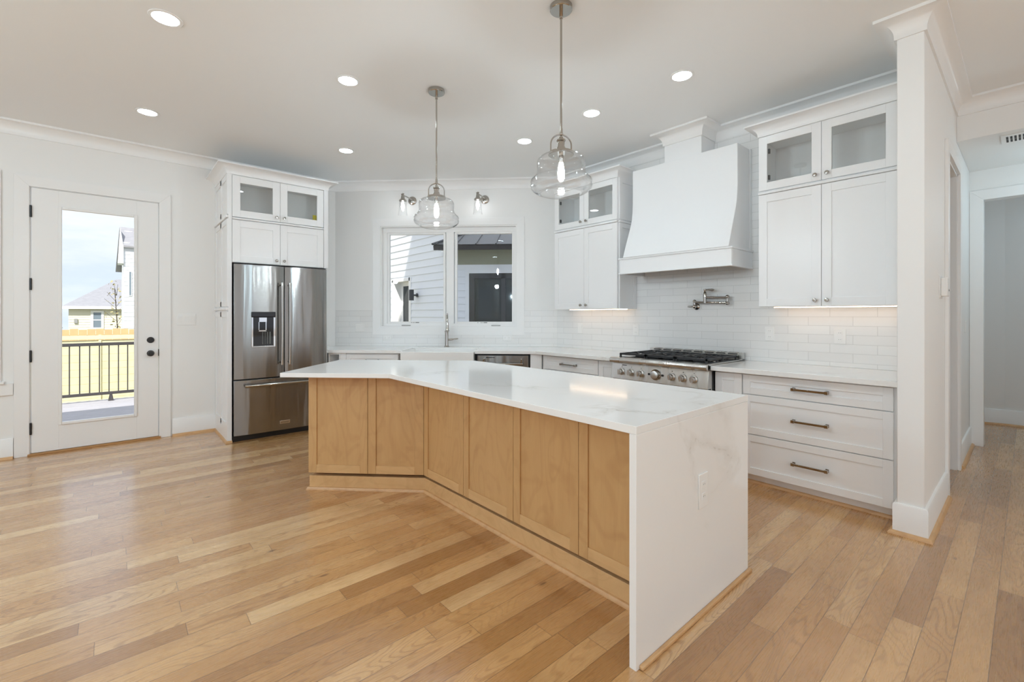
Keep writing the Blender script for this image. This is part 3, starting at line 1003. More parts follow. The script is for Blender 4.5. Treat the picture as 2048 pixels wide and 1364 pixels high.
# ------------------------------------------------------------------ range
rg = thing('gas_range', 'stainless six burner gas range with round knobs below the hood', 'range', (3.60, 2.632, 0), RZ_R)
RW = .938
RD = XR - tt - 3.60 - .003
G().box(.003, RW - .003, .03, RD, .03, .895).make('body', STEELR, rg, bevel=.002)
g = G()
g.box(.0, RW, -.036, .03, .855, .905).box(.0, RW, .03, RD - .05, .896, .905)
g.make('cooktop', STEELR, rg, bevel=.004, seg=3)
G().lathe([(.0001, .0), (.027, .0), (.027, RW), (.0001, RW)], (0, -.036, .879), 'X', 28).make('bullnose', STEELR, rg)
g = G()
g.hull([(0, -.040, .705), (RW, -.040, .705), (RW, .029, .705), (0, .029, .705)], [(0, -.016, .853), (RW, -.016, .853), (RW, .029, .853), (0, .029, .853)])
pan = g.make('control_panel', STEELR, rg, bevel=.003)
def rknob(x, z, big=False):
    y = -.029
    if big:
        G().lathe([(.047, 0), (.047, -.012), (.043, -.018), (.040, -.018), (.040, -.012), (.0001, -.012)], (x, y, z), 'Y', 32).make('dial_ring', NICKEL, pan)
        G().lathe([(.038, -.012), (.036, -.03), (.030, -.034), (.0001, -.034)], (x, y, z), 'Y', 32).make('oven_dial', STEELR, pan)
    else:
        k = G().lathe([(.033, 0), (.033, -.007), (.027, -.012), (.024, -.014), (.023, -.036), (.020, -.040), (.0001, -.040)], (x, y, z), 'Y', 28).box(x - .006, x + .006, y - .056, y - .036, z - .023, z + .023)
        k.make('burner_knob', STEELR, pan, bevel=.001)
def ry(px):   # knob column to local x, measured positions
    return px
for x in (.115, .218, .320, .622, .722, .818):
    rknob(x, .775)
rknob(.470, .778, True)
for x in (.405, .535):
    G().lathe([(.010, 0), (.010, -.006), (.0001, -.006)], (x, -.029, .778), 'Y', 16).make('indicator', BLACKM, pan)
G().box(.115, .165, -.0215, -.0185, .832, .838).make('name_plate', SLOT, pan)
for x in (.115, .218, .320, .622, .722, .818):
    G().lathe([(.0035, 0), (.0035, -.0015), (.0001, -.0015)], (x, -.0215, .822), 'Y', 8).make('marking', SLOT, pan)
G().box(.01, RW - .01, -.018, .03, .690, .704).make('vent_gap', SLOT, rg)
od = G().box(.008, RW - .008, -.022, .029, .155, .688).make('oven_door', STEELR, rg, bevel=.004)
G().box(.20, RW - .20, -.0235, -.021, .28, .54).make('oven_window', BLACKG, od)
g = G().tube([(.09, -.075, .635), (RW - .09, -.075, .635)], .012, 14)
for x in (.11, RW - .11): g.box(x - .011, x + .011, -.075, -.021, .624, .646)
g.make('handle', NICKEL, od)
G().box(.02, RW - .02, .04, .07, .0, .15).make('kick_plate', STEELR, rg)
# black burner wells, burners, grates
G().box(.035, RW - .035, .045, RD - .075, .905, .908).make('burner_pan', BLACKG, rg)
gw = (RW - .08) / 3
for i in range(3):
    xa = .04 + i * gw + .004
    xb = xa + gw - .008
    ya, yb = .040, RD - .075
    g = G()
    zt0, zt1 = .924, .940
    bw = .014
    g.box(xa, xb, ya, ya + bw, zt0, zt1).box(xa, xb, yb - bw, yb, zt0, zt1)
    g.box(xa, xa + bw, ya, yb, zt0, zt1).box(xb - bw, xb, ya, yb, zt0, zt1)
    ym = (ya + yb) / 2
    g.box(xa, xb, ym - bw / 2, ym + bw / 2, zt0, zt1)
    for yc in ((ya + ym) / 2, (ym + yb) / 2):
        xm = (xa + xb) / 2
        for k in range(8):
            a = pi / 4 * k + pi / 8 * 0
            dx, dy = cos(a), sin(a)
            R1 = min((xb - xa) / 2 / max(abs(dx), 1e-6), (ym - ya) / 2 / max(abs(dy), 1e-6)) - .004
            p0 = Vector((xm + dx * .042, yc + dy * .042, zt1 - .006))
            p1 = Vector((xm + dx * R1, yc + dy * R1, zt1 - .006))
            g.tube([p0, p1], .0062, 6)
    for (qx, qy) in ((xa, ya), (xb - bw, ya), (xa, yb - bw), (xb - bw, yb - bw), (xa, ym - bw / 2), (xb - bw, ym - bw / 2)):
        g.box(qx, qx + bw, qy, qy + bw, .905, zt0)
    g.make('grate', IRON, rg)
    for yc in ((ya + ym) / 2, (ym + yb) / 2):
        G().lathe([(.050, .908), (.050, .914), (.040, .918), (.038, .924), (.030, .928), (.0001, .928)], ((xa + xb) / 2, yc, 0)).make('burner', IRON, rg)
# island trim (rear vent)
rv = G().box(0, RW, RD - .052, RD, .905, .962).make('rear_trim', STEELR, rg, bevel=.002)
g = G()
for k in range(8):
    x = .035 + k * (RW - .07) / 8
    g.box(x + .012, x + (RW - .07) / 8 - .012, RD - .0535, RD - .050, .945, .954)
    g.box(x + .012, x + (RW - .07) / 8 - .012, RD - .044, RD - .012, .9615, .9632)
g.make('vent_slot', SLOT, rv)

# ------------------------------------------------------------------ hood
hd = thing('range_hood', 'large white curved plaster style range hood above the gas range', 'range hood', (XR - tt - .001, 2.17, 1.713), RZ_R)
# local x = 2.17 - y ; local y = X - XR(ish)
def hy(X): return X - (XR - tt - .001)
def hz(z): return z - 1.713
prof = [(4.015, 2.779), (4.015, 2.50), (4.014, 2.42), (4.009, 2.35), (3.999, 2.28), (3.979, 2.215), (3.952, 2.149), (3.921, 2.075), (3.890, 2.000), (3.862, 1.93), (3.842, 1.876)]
poly = [(hy(x), hz(z)) for x, z in prof] + [(0, hz(1.876)), (0, hz(2.779))]
xl, xr = -(2.695 - 2.17), 2.17 - 1.650
G().prism_x(poly, xl, xr).make('hood_body', HOODP, hd, bevel=.003, ang=25)
bl, brr, bf = -.575, .535, hy(3.862)
g = G()
ht = .163
g.box(bl, brr, bf, bf + .02, .012, ht - .016).box(bl, bl + .02, bf + .02, 0, .012, ht - .016).box(brr - .02, brr, bf + .02, 0, .012, ht - .016)
g.box(bl - .012, brr + .012, bf - .012, 0, ht - .016, ht)
for a in ((bl - .010, brr + .010, bf - .010, bf + .02), (bl - .010, bl + .02, bf + .02, 0), (brr - .02, brr + .010, bf + .02, 0)):
    g.box(*a, 0, .014)
g.make('hood_band', HOODP, hd, bevel=.0025)
G().box(bl + .02, brr - .02, bf + .02, -.001, .05, .06).make('liner', LINER, hd)
G().box(2.17 - CHY1, 2.17 - CHY0, hy(CHX), 0, hz(2.779), hz(2.945)).make('chimney', HOODP, hd, bevel=.002)
G().box(xr + .0, xr + .012, -.035, 0, hz(1.876), hz(2.779)).make('side_batten', HOODP, hd, bevel=.002)

# ------------------------------------------------------------------ pot filler
pf = thing('pot_filler', 'polished nickel folding pot filler tap on the tiles above the range', 'tap', (XR - tt, 2.150, 1.385), RZ_R)
G().lathe([(.033, 0), (.033, -.008), (.026, -.014), (.017, -.018), (.015, -.05), (.0001, -.052)], (0, 0, 0), 'Y').make('wall_flange', NICKEL, pf)
G().tube([(0, -.045, 0), (-.055, -.075, -.002)], [.010, .006], 12).ball((0, -.045, .0), .020).make('shutoff_lever', NICKEL, pf)
G().tube([(0, -.045, 0), (0, -.045, .055)], .013, 14).ball((0, -.045, .05), .017).make('riser', NICKEL, pf)
G().tube([(0, -.045, .042), (.315, -.050, .030)], .010, 14).make('lower_arm', NICKEL, pf)
G().tube([(.318, -.050, .010), (.318, -.050, .095)], .012, 14).ball((.318, -.05, .025), .0185).ball((.318, -.05, .085), .0185).make('elbow', NICKEL, pf)
G().tube([(.318, -.050, .080), (.125, -.062, .083)], .010, 14).make('upper_arm', NICKEL, pf)
G().lathe([(.010, .025), (.015, .03), (.016, .075), (.017, .10), (.013, .13), (.008, .14), (.012, .15), (.012, .165), (.0001, .168)], (.112, -.062, 0)).make('valve_spout', NICKEL, pf)
G().tube([(.112, -.062, .157), (.150, -.066, .156), (.190, -.072, .152), (.205, -.074, .153)], [.006, .009, .011, .005], 12).make('lever', NICKEL, pf)

# ------------------------------------------------------------------ fridge enclosure
FX0, FX1, FYB = .862, 1.868, 5.37
fe = thing('fridge_cabinet', 'tall white fridge surround cabinet with glass top doors beside the patio door wall', 'cabinet', (FX0, FYB, 0), 0.0)
FW = FX1 - FX0
FD = YW - FYB - .002
g = G()
g.box(.010, .042, 0, FD, 0, 2.742)                # left panel
g.box(FW - .018, FW, .03, FD, 0, 1.84)             # right panel
g.box(.042, FW, .021, FD, 1.842, 2.292)
hollow(g, .042, FW, .021, .34, 2.292, 2.742)
g.box(FW - .047, FW, .0, .021, 1.842, 2.742)
g.make('body', CAB, fe, bevel=.0015)
g = G()
for (za, zb) in ((.0, 1.335), (1.39, 2.285), (2.33, 2.742)):
    fr_ = .055
    y0_, y1_ = .0, FD
    ym_ = (y0_ + y1_) / 2
    lo = .14 if za == 0 else za
    g.box(0, .0105, y0_, y0_ + fr_, za, zb).box(0, .0105, y1_ - fr_, y1_, za, zb).box(0, .0105, ym_ - fr_ / 2, ym_ + fr_ / 2, lo, zb)
    g.box(0, .0105, y0_ + fr_, y1_ - fr_, za, lo + fr_).box(0, .0105, y0_ + fr_, y1_ - fr_, zb - fr_, zb)
g.make('side_panel', CAB, fe, bevel=.0012)
for z in (2.295, 1.352):
    G().box(-.012, .012, -.001, FD, z - .0, z + .024).make('rail_molding', CAB, fe, bevel=.004)
G().box(.044, FW - .05, -.010, .021, 2.286, 2.302).make('front_molding', CAB, fe, bevel=.003)
xa, xm, xb = .045, .495, .955
for a, b, kx in ((xa, xm - .0015, xm - .038), (xm + .0015, xb, xm + .038)):
    d = shaker(G(), a, b, 1.846, 2.280, fr=.070).make('door', CAB, fe, bevel=.0012)
    knob(d, kx, 1.888)
    d = glass_door(fe, a, b, 2.312, 2.736, .072)
    knob(d, kx, 2.356)
cab_crown(fe, 0, FW, FD, 2.742, 2.838, .088, True, True)
G().sweep([(0.0, FD - .02), (0.0, -.0005), (.044, -.0005)][::-1], [(0, 0), (-.016, 0), (-.014, .012), (-.008, .020), (0, .022)]).make('shoe_molding', SHOE, fe)
yb = G().box(-.06, .05, -.006, .006, 0, .14).make('booklet', YELLOW, loc=(1.775, 5.44, 2.3105), rz=radians(12))
tag(yb, 'yellow booklet standing behind the right glass door above the fridge', 'booklet')

# ------------------------------------------------------------------ refrigerator
fg = thing('refrigerator', 'stainless french door refrigerator with black water dispenser', 'refrigerator', (.912, 5.33, 0), 0.0)
RWd = .934
G().box(.006, RWd - .006, .062, .70, .03, 1.815).make('body', pbr('fridge_case', (.10, .10, .105), .45), fg)
G().box(.0, RWd, .05, .12, .0, .055).make('base_grille', BLACKM, fg)
def fdoor(x0, x1, z0, z1, name):
    n = 10
    pts = []
    for k in range(n + 1):
        u = k / n
        bow = .010 * (1 - (2 * u - 1) ** 2)
        edge = .010 * max(0, 1 - min(u, 1 - u) / .05)
        pts.append((x0 + (x1 - x0) * u, .006 - bow + edge))
    poly = pts + [(x1, .06), (x0, .06)]
    return G().prism(poly, z0, z1).make(name, STEEL, fg, bevel=.003, ang=30)
dL = fdoor(.004, .4785, .640, 1.826, 'left_door')
dR = fdoor(.4835, RWd - .004, .640, 1.826, 'right_door')
dF = fdoor(.004, RWd - .004, .062, .628, 'freezer_drawer')
def bar(parent, p0, p1, r=.013):
    g = G().tube([p0, p1], r, 16)
    P0, P1 = Vector(p0), Vector(p1)
    d = (P1 - P0).normalized()
    for q in (P0 + d * .02, P1 - d * .02):
        g.tube([q, (q.x, .0, q.z)], .011, 12)
    for a, b in ((P0 - d * .004, P0 + d * .045), (P1 - d * .045, P1 + d * .004)):
        g.tube([a, b], r + .003, 16)
    g.make('handle', NICKEL, parent)
bar(dL, (.443, -.058, .775), (.443, -.058, 1.645))
bar(dR, (.519, -.058, .775), (.519, -.058, 1.645))
bar(dF, (.095, -.060, .572), (RWd - .095, -.060, .572))
# dispenser
dx0, dx1, dz0, dz1 = .160, .385, .965, 1.335
ds = G()
ds.box(dx0, dx1, -.0085, .02, dz0, dz1 - .055)
disp = ds.make('dispenser', BLACKG, dL, bevel=.002)
G().box(dx0 - .003, dx1 + .003, -.0125, .0, dz1 - .055, dz1).make('control_panel', BLACKG, dL, bevel=.006)
g = G()
g.box(dx0, dx0 + .015, -.0135, -.004, dz0, dz1 - .057).box(dx1 - .018, dx1, -.0135, -.004, dz0, dz1 - .057).box(dx0 + .015, dx1 - .018, -.0135, -.004, dz0, dz0 + .013)
g.make('dispenser_trim', CHROME, dL, bevel=.002)
xc_ = (dx0 + dx1) / 2 - .008
g = G()
g.box(xc_ - .036, xc_ + .036, -.018, -.0075, dz1 - .105, dz1 - .060)
g.box(xc_ - .040, xc_ - .034, -.014, -.0075, dz1 - .20, dz1 - .105).box(xc_ + .026, xc_ + .034, -.014, -.0075, dz1 - .20, dz1 - .105).box(xc_ - .040, xc_ + .034, -.014, -.0075, dz1 - .205, dz1 - .193)
g.make('dispenser_lever', CHROME, dL)
g = G()
for q, ww_ in ((-.005, .006), (.020, .004), (.040, .008), (.062, .014)):
    g.box(xc_ + q, xc_ + q + ww_, -.0105, -.008, dz0 + .03, dz1 - .21)
g.make('drip_rib', pbr('rib_grey', (.12, .13, .12), .15), dL)
# badge with lettering
bd = G().box(.430, .532, -.0075, -.002, .128, .162).make('badge', BADGE, dF, bevel=.0015)
def text_mesh(txt, size, parent, loc, m, name='lettering'):
    cu = bpy.data.curves.new('text', 'FONT')
    cu.body = txt
    cu.size = size
    cu.align_x = 'CENTER'
    cu.align_y = 'CENTER'
    cu.extrude = .0004
    to = bpy.data.objects.new('text', cu)
    COL.objects.link(to)
    bpy.context.view_layer.update()
    me = bpy.data.meshes.new_from_object(to)
    bpy.data.objects.remove(to)
    me.materials.append(m)
    o = bpy.data.objects.new(name, me)
    COL.objects.link(o)
    o.parent = parent
    o.location = loc
    o.rotation_euler = (pi / 2, 0, 0)
    return o
text_mesh('KitchenAid', .0175, bd, (.481, -.0080, .145), SLOT)

# ------------------------------------------------------------------ island
isl = thing('kitchen_island', 'angled maple kitchen island with white quartz waterfall top', 'kitchen island', (1.9, 2.0, 0), 0.0)
ox, oy = 1.9, 2.0
def IL(p): return (p[0] - ox, p[1] - oy)
NF = 3.275            # wing panel face (depth along the diagonal normal)
XP = 1.705            # long-arm panel face
yc_ = NF * sqrt(2) - XP
S_END = -1.735
bt = .021
# carcass polygon
def inter(n, x): return (x, n * sqrt(2) - x)
car = [(XP + bt, .976), inter(NF + bt, XP + bt), sc2w(S_END + .002, NF + bt), sc2w(S_END + .002, 3.98), inter(3.98, 2.38), (2.38, .976)]
car = [IL(p) for p in car][::-1]
G().prism(car, .131, .8625).make('body', MAPLE, isl, bevel=.001)
toe = [(XP + .014, .976), inter(NF + .014, XP + .014), sc2w(S_END + .0, NF + .014), sc2w(S_END + .0, 3.93), inter(3.93, 2.33), (2.33, .976)]
G().prism([IL(p) for p in toe][::-1], .0, .102).make('toe_kick', MAPLEH, isl, bevel=.002)
sp = [sc2w(S_END, 3.90), sc2w(S_END, NF + .014), inter(NF + .014, XP + .014), (XP + .014, .976)]
G().sweep([IL(p) for p in sp], [(0, 0), (.018, 0), (.017, .008), (.010, .018), (0, .020)]).make('shoe_molding', SHOE, isl)
def panel(parent, a, b, z0, z1, fl, frr, name='panel'):
    """shaker panel from plan point a to b; outward is to the right of a->b"""
    A, B = Vector(a), Vector(b)
    L = (B - A).length
    d = (B - A) / L
    ang = math.atan2(d.y, d.x)
    g = G()
    f = .060
    t_ = .020
    g.box(0, fl, 0, t_, z0, z1).box(L - frr, L, 0, t_, z0, z1)
    o = g
    g.box(fl - .001, L - frr + .001, .008, t_, z0 + f - .001, z1 - .029)
    ob = g.make(name, MAPLE, parent, bevel=.0012)
    ob.location = (A.x, A.y, 0)
    ob.rotation_euler = (0, 0, ang)
    for za, zb in ((z0, z0 + f), (z1 - .030, z1)):
        G().box(fl + .0003, L - frr - .0003, .0002, t_, za, zb).make('rail', MAPLEH, ob, bevel=.0012)
    return ob
Z0P, Z1P = .128, .862
ws = [S_END, -1.2835, (XP - yc_) * Q - .000]
for a, b, fl, fr2_ in ((ws[0], ws[1] - .0015, .062, .056), (ws[1] + .0015, ws[2] - .001, .060, .066)):
    panel(isl, IL(sc2w(a, NF)), IL(sc2w(b, NF)), Z0P, Z1P, fl, fr2_)
ys = [yc_, 2.425, 1.936, 1.453, .977]
for a, b in zip(ys, ys[1:]):
    panel(isl, IL((XP, a - .0015)), IL((XP, b + .0015)), Z0P, Z1P, .056, .054)
# end panel of the wing
panel(isl, IL(sc2w(S_END - .0, 3.97)), IL(sc2w(S_END - .0, NF + .001)), Z0P, Z1P, .06, .06, 'end_panel')
# top with mitred waterfall
XT0, XT1 = 1.43, 2.425
NT0, NT1 = 3.08, 4.03
ST = -1.84
top = [(XT0, .945), inter(NT0, XT0), sc2w(ST, NT0), sc2w(ST, NT1), inter(NT1, XT1), (XT1, .945)]
tp = G().prism([IL(p) for p in top][::-1], .863, .894).make('quartz_top', QUARTZ, isl, bevel=.002)
wf = G().box(XT0 - ox, XT1 - ox, .945 - oy, .975 - oy, .0, .863).make('waterfall_panel', QUARTZ, isl, bevel=.0015)
G().box(XT0 + .018 - ox, XT1 + .012 - ox, .928 - oy, .945 - oy, 0, .017).make('base_strip', SHOE, isl, bevel=.005)

# ------------------------------------------------------------------ outlets and switches
def outlet(label, loc, rz, w=.075, h=.120, kind='outlet', gangs=1, horizontal=False):
    o = thing('wall_switch' if kind == 'switch' else 'power_outlet', label, 'light switch' if kind == 'switch' else 'outlet', loc, rz,
              'white wall plates')
    G().box(-w / 2, w / 2, -.006, 0, -h / 2, h / 2).make('cover_plate', PLASTIC, o, bevel=.003)
    gw_ = w / gangs
    for k in range(gangs):
        cx = -w / 2 + gw_ * (k + .5)
        if kind == 'switch':
            G().hull([(cx - .017, -.0065, -.034), (cx + .017, -.0065, -.034), (cx + .017, -.0065, .034), (cx - .017, -.0065, .034)][::-1],
                     [(cx - .017, -.0075, -.034), (cx + .017, -.0075, -.034), (cx + .017, -.011, .034), (cx - .017, -.011, .034)][::-1]).make('rocker', PLASTIC, o, bevel=.001)
        else:
            for s in (-1, 1):
                g = G()
                if horizontal:
                    g.box(cx + s * .026 - .015, cx + s * .026 + .015, -.0075, -.005, -.017, .017)
                else:
                    g.box(cx - .017, cx + .017, -.0075, -.005, s * .026 - .015, s * .026 + .015)
                rc = g.make('receptacle', PLASTIC, o, bevel=.002)
                for q in (-.006, .006):
                    if horizontal:
                        g = G().box(cx + s * .026 - .003, cx + s * .026 + .003, -.0079, -.007, q - .0008, q + .0008)
                    else:
                        g = G().box(cx + q - .0008, cx + q + .0008, -.0079, -.007, s * .026 - .001, s * .026 + .005)
                    g.make('slot', SLOT, rc)
    return o
xt = XR - tt
outlet('white duplex outlet on the tiles just right of the range', (xt, 1.492, 1.137), RZ_R)
outlet('white duplex outlet on the tiles above the wide drawer cabinet', (xt, .983, 1.133), RZ_R, .080)
outlet('white outlet on the warm lit tiles just left of the range', (xt, 2.836, 1.138), RZ_R)
outlet('white outlet on the tiles in the corner right of the sink window', (xt, 3.625, 1.138), RZ_R, kind='switch')
ct = CW - tt
outlet('white double switch on the tiles left of the sink window', (*sc2w(-2.406, ct), 1.138), RZ_D, .125, .115, 'switch', 2)
outlet('white sideways outlet under the left pane of the sink window', (*sc2w(-2.035, ct), 1.003), RZ_D, .118, .072, horizontal=True)
outlet('white sideways outlet under the right pane of the sink window', (*sc2w(-.447, ct), 1.006), RZ_D, .118, .072, horizontal=True)
outlet('white outlet on the island waterfall panel', (1.938, .945, .535), 0.0, .082, .150)
outlet('white three gang switch plate on the wall between patio door and fridge cabinet', (.597, YW, 1.253), 0.0, .172, .122, 'switch', 3)
th = thing('thermostat', 'white wall control box on the stub wall face by the hallway', 'thermostat', (4.22, YC0, 1.49), 0.0)
G().box(-.075, .075, -.006, 0, -.075, .075).make('back_plate', PLASTIC, th, bevel=.002)
tb = G().box(-.050, .055, -.040, -.006, -.062, .062).make('case', PLASTIC, th, bevel=.005)
G().lathe([(.006, 0), (.006, -.002), (.0001, -.002)], (.02, -.040, -.022), 'Y', 12).make('sensor_dot', SLOT, tb)
outlet('white switch plate on the hallway wall past the side opening', (5.98, YC0, 1.20), 0.0, .075, .120, 'switch')

# ------------------------------------------------------------------ ceiling fixtures
def downlight_or_fill(label, x, y):
    o = thing('recessed_light', label, 'ceiling light', (x, y, H), 0.0, 'recessed ceiling lights')
    G().lathe([(.066, -.0005), (.084, -.0005), (.086, -.003), (.083, -.006), (.068, -.006), (.066, -.004)], (0, 0, 0), 'Z', 36, close=True).make('trim_ring', TRIM, o)
    G().lathe([(.0001, -.0035), (.067, -.0035), (.067, -.0015), (.0001, -.0015)], (0, 0, 0), 'Z', 36).make('lens', LENS, o)
downlight_or_fill('round recessed ceiling light nearest the upper left corner of the photo', .229, 3.373)
downlight_or_fill('round recessed ceiling light in front of the patio door', .217, 5.037)
downlight_or_fill('round recessed ceiling light between the upper left corner and the farther pendant', 1.318, 3.370)
downlight_or_fill('round recessed ceiling light in front of the fridge cabinet', 1.863, 4.816)
downlight_or_fill('round recessed ceiling light just left of the nearer pendant glass', 3.117, 3.364)
downlight_or_fill('round recessed ceiling light right of the nearer pendant stem, facing the hood', 3.124, 2.514)
downlight_or_fill('round recessed ceiling light closest to the tall right wall cabinet', 3.135, 1.683)

def pendant(label, x, y):
    o = thing('pendant_light', label, 'pendant light', (x, y, H), -YAW + radians(12), 'glass pendants over the island')
    def z(v): return v - H
    G().lathe([(.0001, z(3.032)), (.060, z(3.032)), (.064, z(3.036)), (.064, z(3.059)), (.0001, z(3.059))]).make('canopy', NICKEL, o)
    G().tube([(0, 0, z(3.04)), (0, 0, z(2.99))], .0105, 14).tube([(0, 0, z(3.0)), (0, 0, z(2.345))], .0062, 12).make('stem', NICKEL, o)
    g = G()
    g.tube([(0, 0, z(2.362)), (0, 0, z(2.338))], .009, 12).ball((0, 0, z(2.332)), .012)
    pts = []
    for k in range(0, 21):
        a = pi * k / 20
        pts.append((-.061 * cos(a), 0, z(2.272) + .056 * sin(a)))
    g.tube([(-.061, 0, z(2.212))] + pts + [(.061, 0, z(2.212))], .0042, 10)
    g.make('yoke', NICKEL, o)
    G().lathe([(.0001, z(2.318)), (.010, z(2.316)), (.012, z(2.306)), (.024, z(2.300)), (.027, z(2.292)), (.020, z(2.284)), (.021, z(2.262)), (.026, z(2.252)), (.028, z(2.238)), (.070, z(2.228)), (.074, z(2.214)), (.070, z(2.210)), (.0001, z(2.210))]).make('socket_cap', NICKEL, o)
    prof = [(.066, 2.214), (.095, 2.209), (.118, 2.200), (.131, 2.188), (.138, 2.172), (.1385, 2.155), (.136, 2.135), (.137, 2.115), (.146, 2.095), (.160, 2.080), (.1715, 2.070), (.1755, 2.060), (.1705, 2.049), (.1755, 2.037), (.172, 2.024), (.160, 2.010), (.142, 1.998), (.120, 1.990)]
    outp = [(r, z(v)) for r, v in prof]
    inp = [(r - .0030, z(v) - (.0015 if i < 5 else 0) + (.0022 if i > 13 else 0)) for i, (r, v) in enumerate(prof)]
    G().lathe(outp + inp[::-1], (0, 0, 0), 'Z', 64, close=True).make('glass_shade', SHADEGL, o, ang=60)
    G().lathe([(.013, z(2.210)), (.013, z(2.175)), (.010, z(2.170)), (.0001, z(2.170))]).make('lamp_holder', NICKEL, o)
    G().lathe([(.0001, z(2.172)), (.011, z(2.168)), (.016, z(2.140)), (.019, z(2.110)), (.018, z(2.085)), (.011, z(2.066)), (.0001, z(2.060))]).make('bulb', BULB, o)
pendant('nearer clear glass pendant on a nickel stem over the island', 1.915, 1.76)
pendant('farther clear glass pendant on a nickel stem, hanging before the sink window', 1.894, 3.056)

def sconce(label, s, tilt):
    px, py = sc2w(s, CW)
    o = thing('wall_sconce', label, 'wall sconce', (px, py, 2.806), RZ_D, 'glass wall sconces over the sink window')
    G().lathe([(.0001, -.026), (.016, -.026), (.020, -.018), (.044, -.014), (.054, -.008), (.056, 0), (.0001, 0)], (0, 0, 0), 'Y').make('wall_plate', NICKEL, o)
    lx, ly = tilt, -.165
    G().tube([(0, -.02, 0), (0, -.07, .005), (lx * .6, ly * .8, .025), (lx, ly, .030)], .0075, 12).make('arm', NICKEL, o)
    G().lathe([(.0001, .062), (.008, .058), (.009, .045), (.016, .040), (.020, .028), (.024, .0), (.026, -.012), (.046, -.030), (.050, -.040), (.046, -.046), (.0001, -.046)], (lx, ly, 0)).tube([(lx - .022, ly, .046), (lx + .018, ly, .052)], .005, 8).make('socket', NICKEL, o)
    pr = [(.036, -.044), (.044, -.052), (.047, -.080), (.049, -.14), (.054, -.20), (.060, -.225)]
    G().lathe(pr + [(r - .0025, v) for r, v in pr[::-1]], (lx, ly, 0), 'Z', 40, close=True).make('glass_shade', SHADEGL, o, ang=60)
    G().lathe([(.0001, -.046), (.011, -.05), (.019, -.085), (.021, -.115), (.014, -.15), (.0001, -.17)], (lx, ly, 0)).make('bulb', BULBW, o)
sconce('left glass and nickel wall sconce above the sink window', -1.701, -.078)
sconce('right glass and nickel wall sconce above the sink window', -.741, -.070)

# hallway ceiling vent
v = thing('ceiling_vent', 'white slotted air vent in the lowered hallway ceiling', 'vent', (5.47, -.06, 2.737), 0.0)
g = G()
g.box(-.125, .125, -.215, .215, -.008, -.0005)
fp = g.make('face_plate', PLASTIC, v, bevel=.002)
g = G()
for k in range(17):
    yy = -.18 + k * .0225
    for a, b in ((-.085, -.005), (.005, .085)):
        g.box(a, b, yy - .0062, yy + .0062, -.0092, -.0078)
g.make('slot', SLOT, v)

# ------------------------------------------------------------------ outside: our own roof, deck, neighbours
g = G()
g.prism([(-4.2, -5.0), (9.0, -5.0), (9.0, 2.9), (4.75, 2.9), (4.75, 4.1), (2.31, 6.27), (-4.2, 6.27)], H + .09, H + .21)
g.make('roof', SHINGLE, props=STRUCT)  # unseen slab, its edge set so shade falls on the near deck
# unseen thin sheet added to throw the slanted shade line on the courtyard wall
g = G()
g.prism_x([(-3.5, H + .22), (6.2, H + .22), (6.2, 6.87), (4.6, 11.0), (-3.5, 11.0)], 3.06, 3.18)
g.make('wall_shade_caster', SIDING, props=STRUCT)
G().box(-40, 60, 4, 90, -1.35, -1.15).make('ground', GROUND, props=STRUCT)
g = G()
for k in range(26):
    g.box(-4.2, 2.3, YW + .17 + k * .150, YW + .17 + k * .150 + .144, -.13, -.10)
g.box(-4.2, 2.3, YW + .17, YW + .17 + 26 * .15, -.30, -.131)
g.make('deck', DECKM, props=STRUCT)

# railing
rl = thing('deck_railing', 'dark metal deck railing with square balusters outside the patio door', 'railing', (-.1, 9.95, -.10), 0.0)
G().box(-4.0, 2.3, -.03, .03, .905, .955).make('top_rail', RAILM, rl, bevel=.005)
G().box(-4.0, 2.3, -.022, .022, .105, .150).make('bottom_rail', RAILM, rl, bevel=.003)
for k in range(-17, 12):
    x = .017 + k * .1165 + .02
    G().box(x - .008, x + .008, -.008, .008, .15, .905).make('baluster', RAILM, rl)
for x in (-2.6, .06, 2.26):
    G().hull([(x - .035, -.03, 0), (x + .035, -.03, 0), (x + .035, .03, 0), (x - .035, .03, 0)][::-1], [(x - .018, -.018, .105), (x + .018, -.018, .105), (x + .018, .018, .105), (x - .018, .018, .105)][::-1]).make('foot', RAILM, rl)

# board fence behind the railing
fn = thing('board_fence', 'pale horizontal board fence behind the deck railing', 'fence', (0, 12.6, -1.15), 0.0)
g = G()
for k in range(15):
    z0_ = .02 + k * .148
    if z0_ + .145 < 2.03:
        g.box(-6, 4.5, 0, .025, z0_, z0_ + .143)
g.make('board_panel', FENCEW, fn, bevel=.002)
for x in (-4.0, -2.1, -.22, 1.7, 3.6):
    G().box(x - .02, x + .02, -.03, -.001, 0, 2.05).make('post', FENCEW, fn)
G().box(-6, 4.5, -.04, .06, 1.96, 2.035).make('cap_board', FENCEW, fn)
pk = thing('picket_fence', 'reddish cedar picket fence tops showing above the pale fence', 'fence', (0, 14.2, -1.15), 0.0)
g = G()
for k in range(88):
    x = -8 + k * .145
    hgt = 2.130 + .015 * sin(k * 2.3)
    g.prism_x([(0, 0), (.02, 0), (.02, hgt), (0, hgt)], x, x + .138)
g.make('picket_panel', CEDAR, pk)
G().box(-8, 4.75, .02, .06, 1.9, 2.0).make('rail', CEDAR, pk)

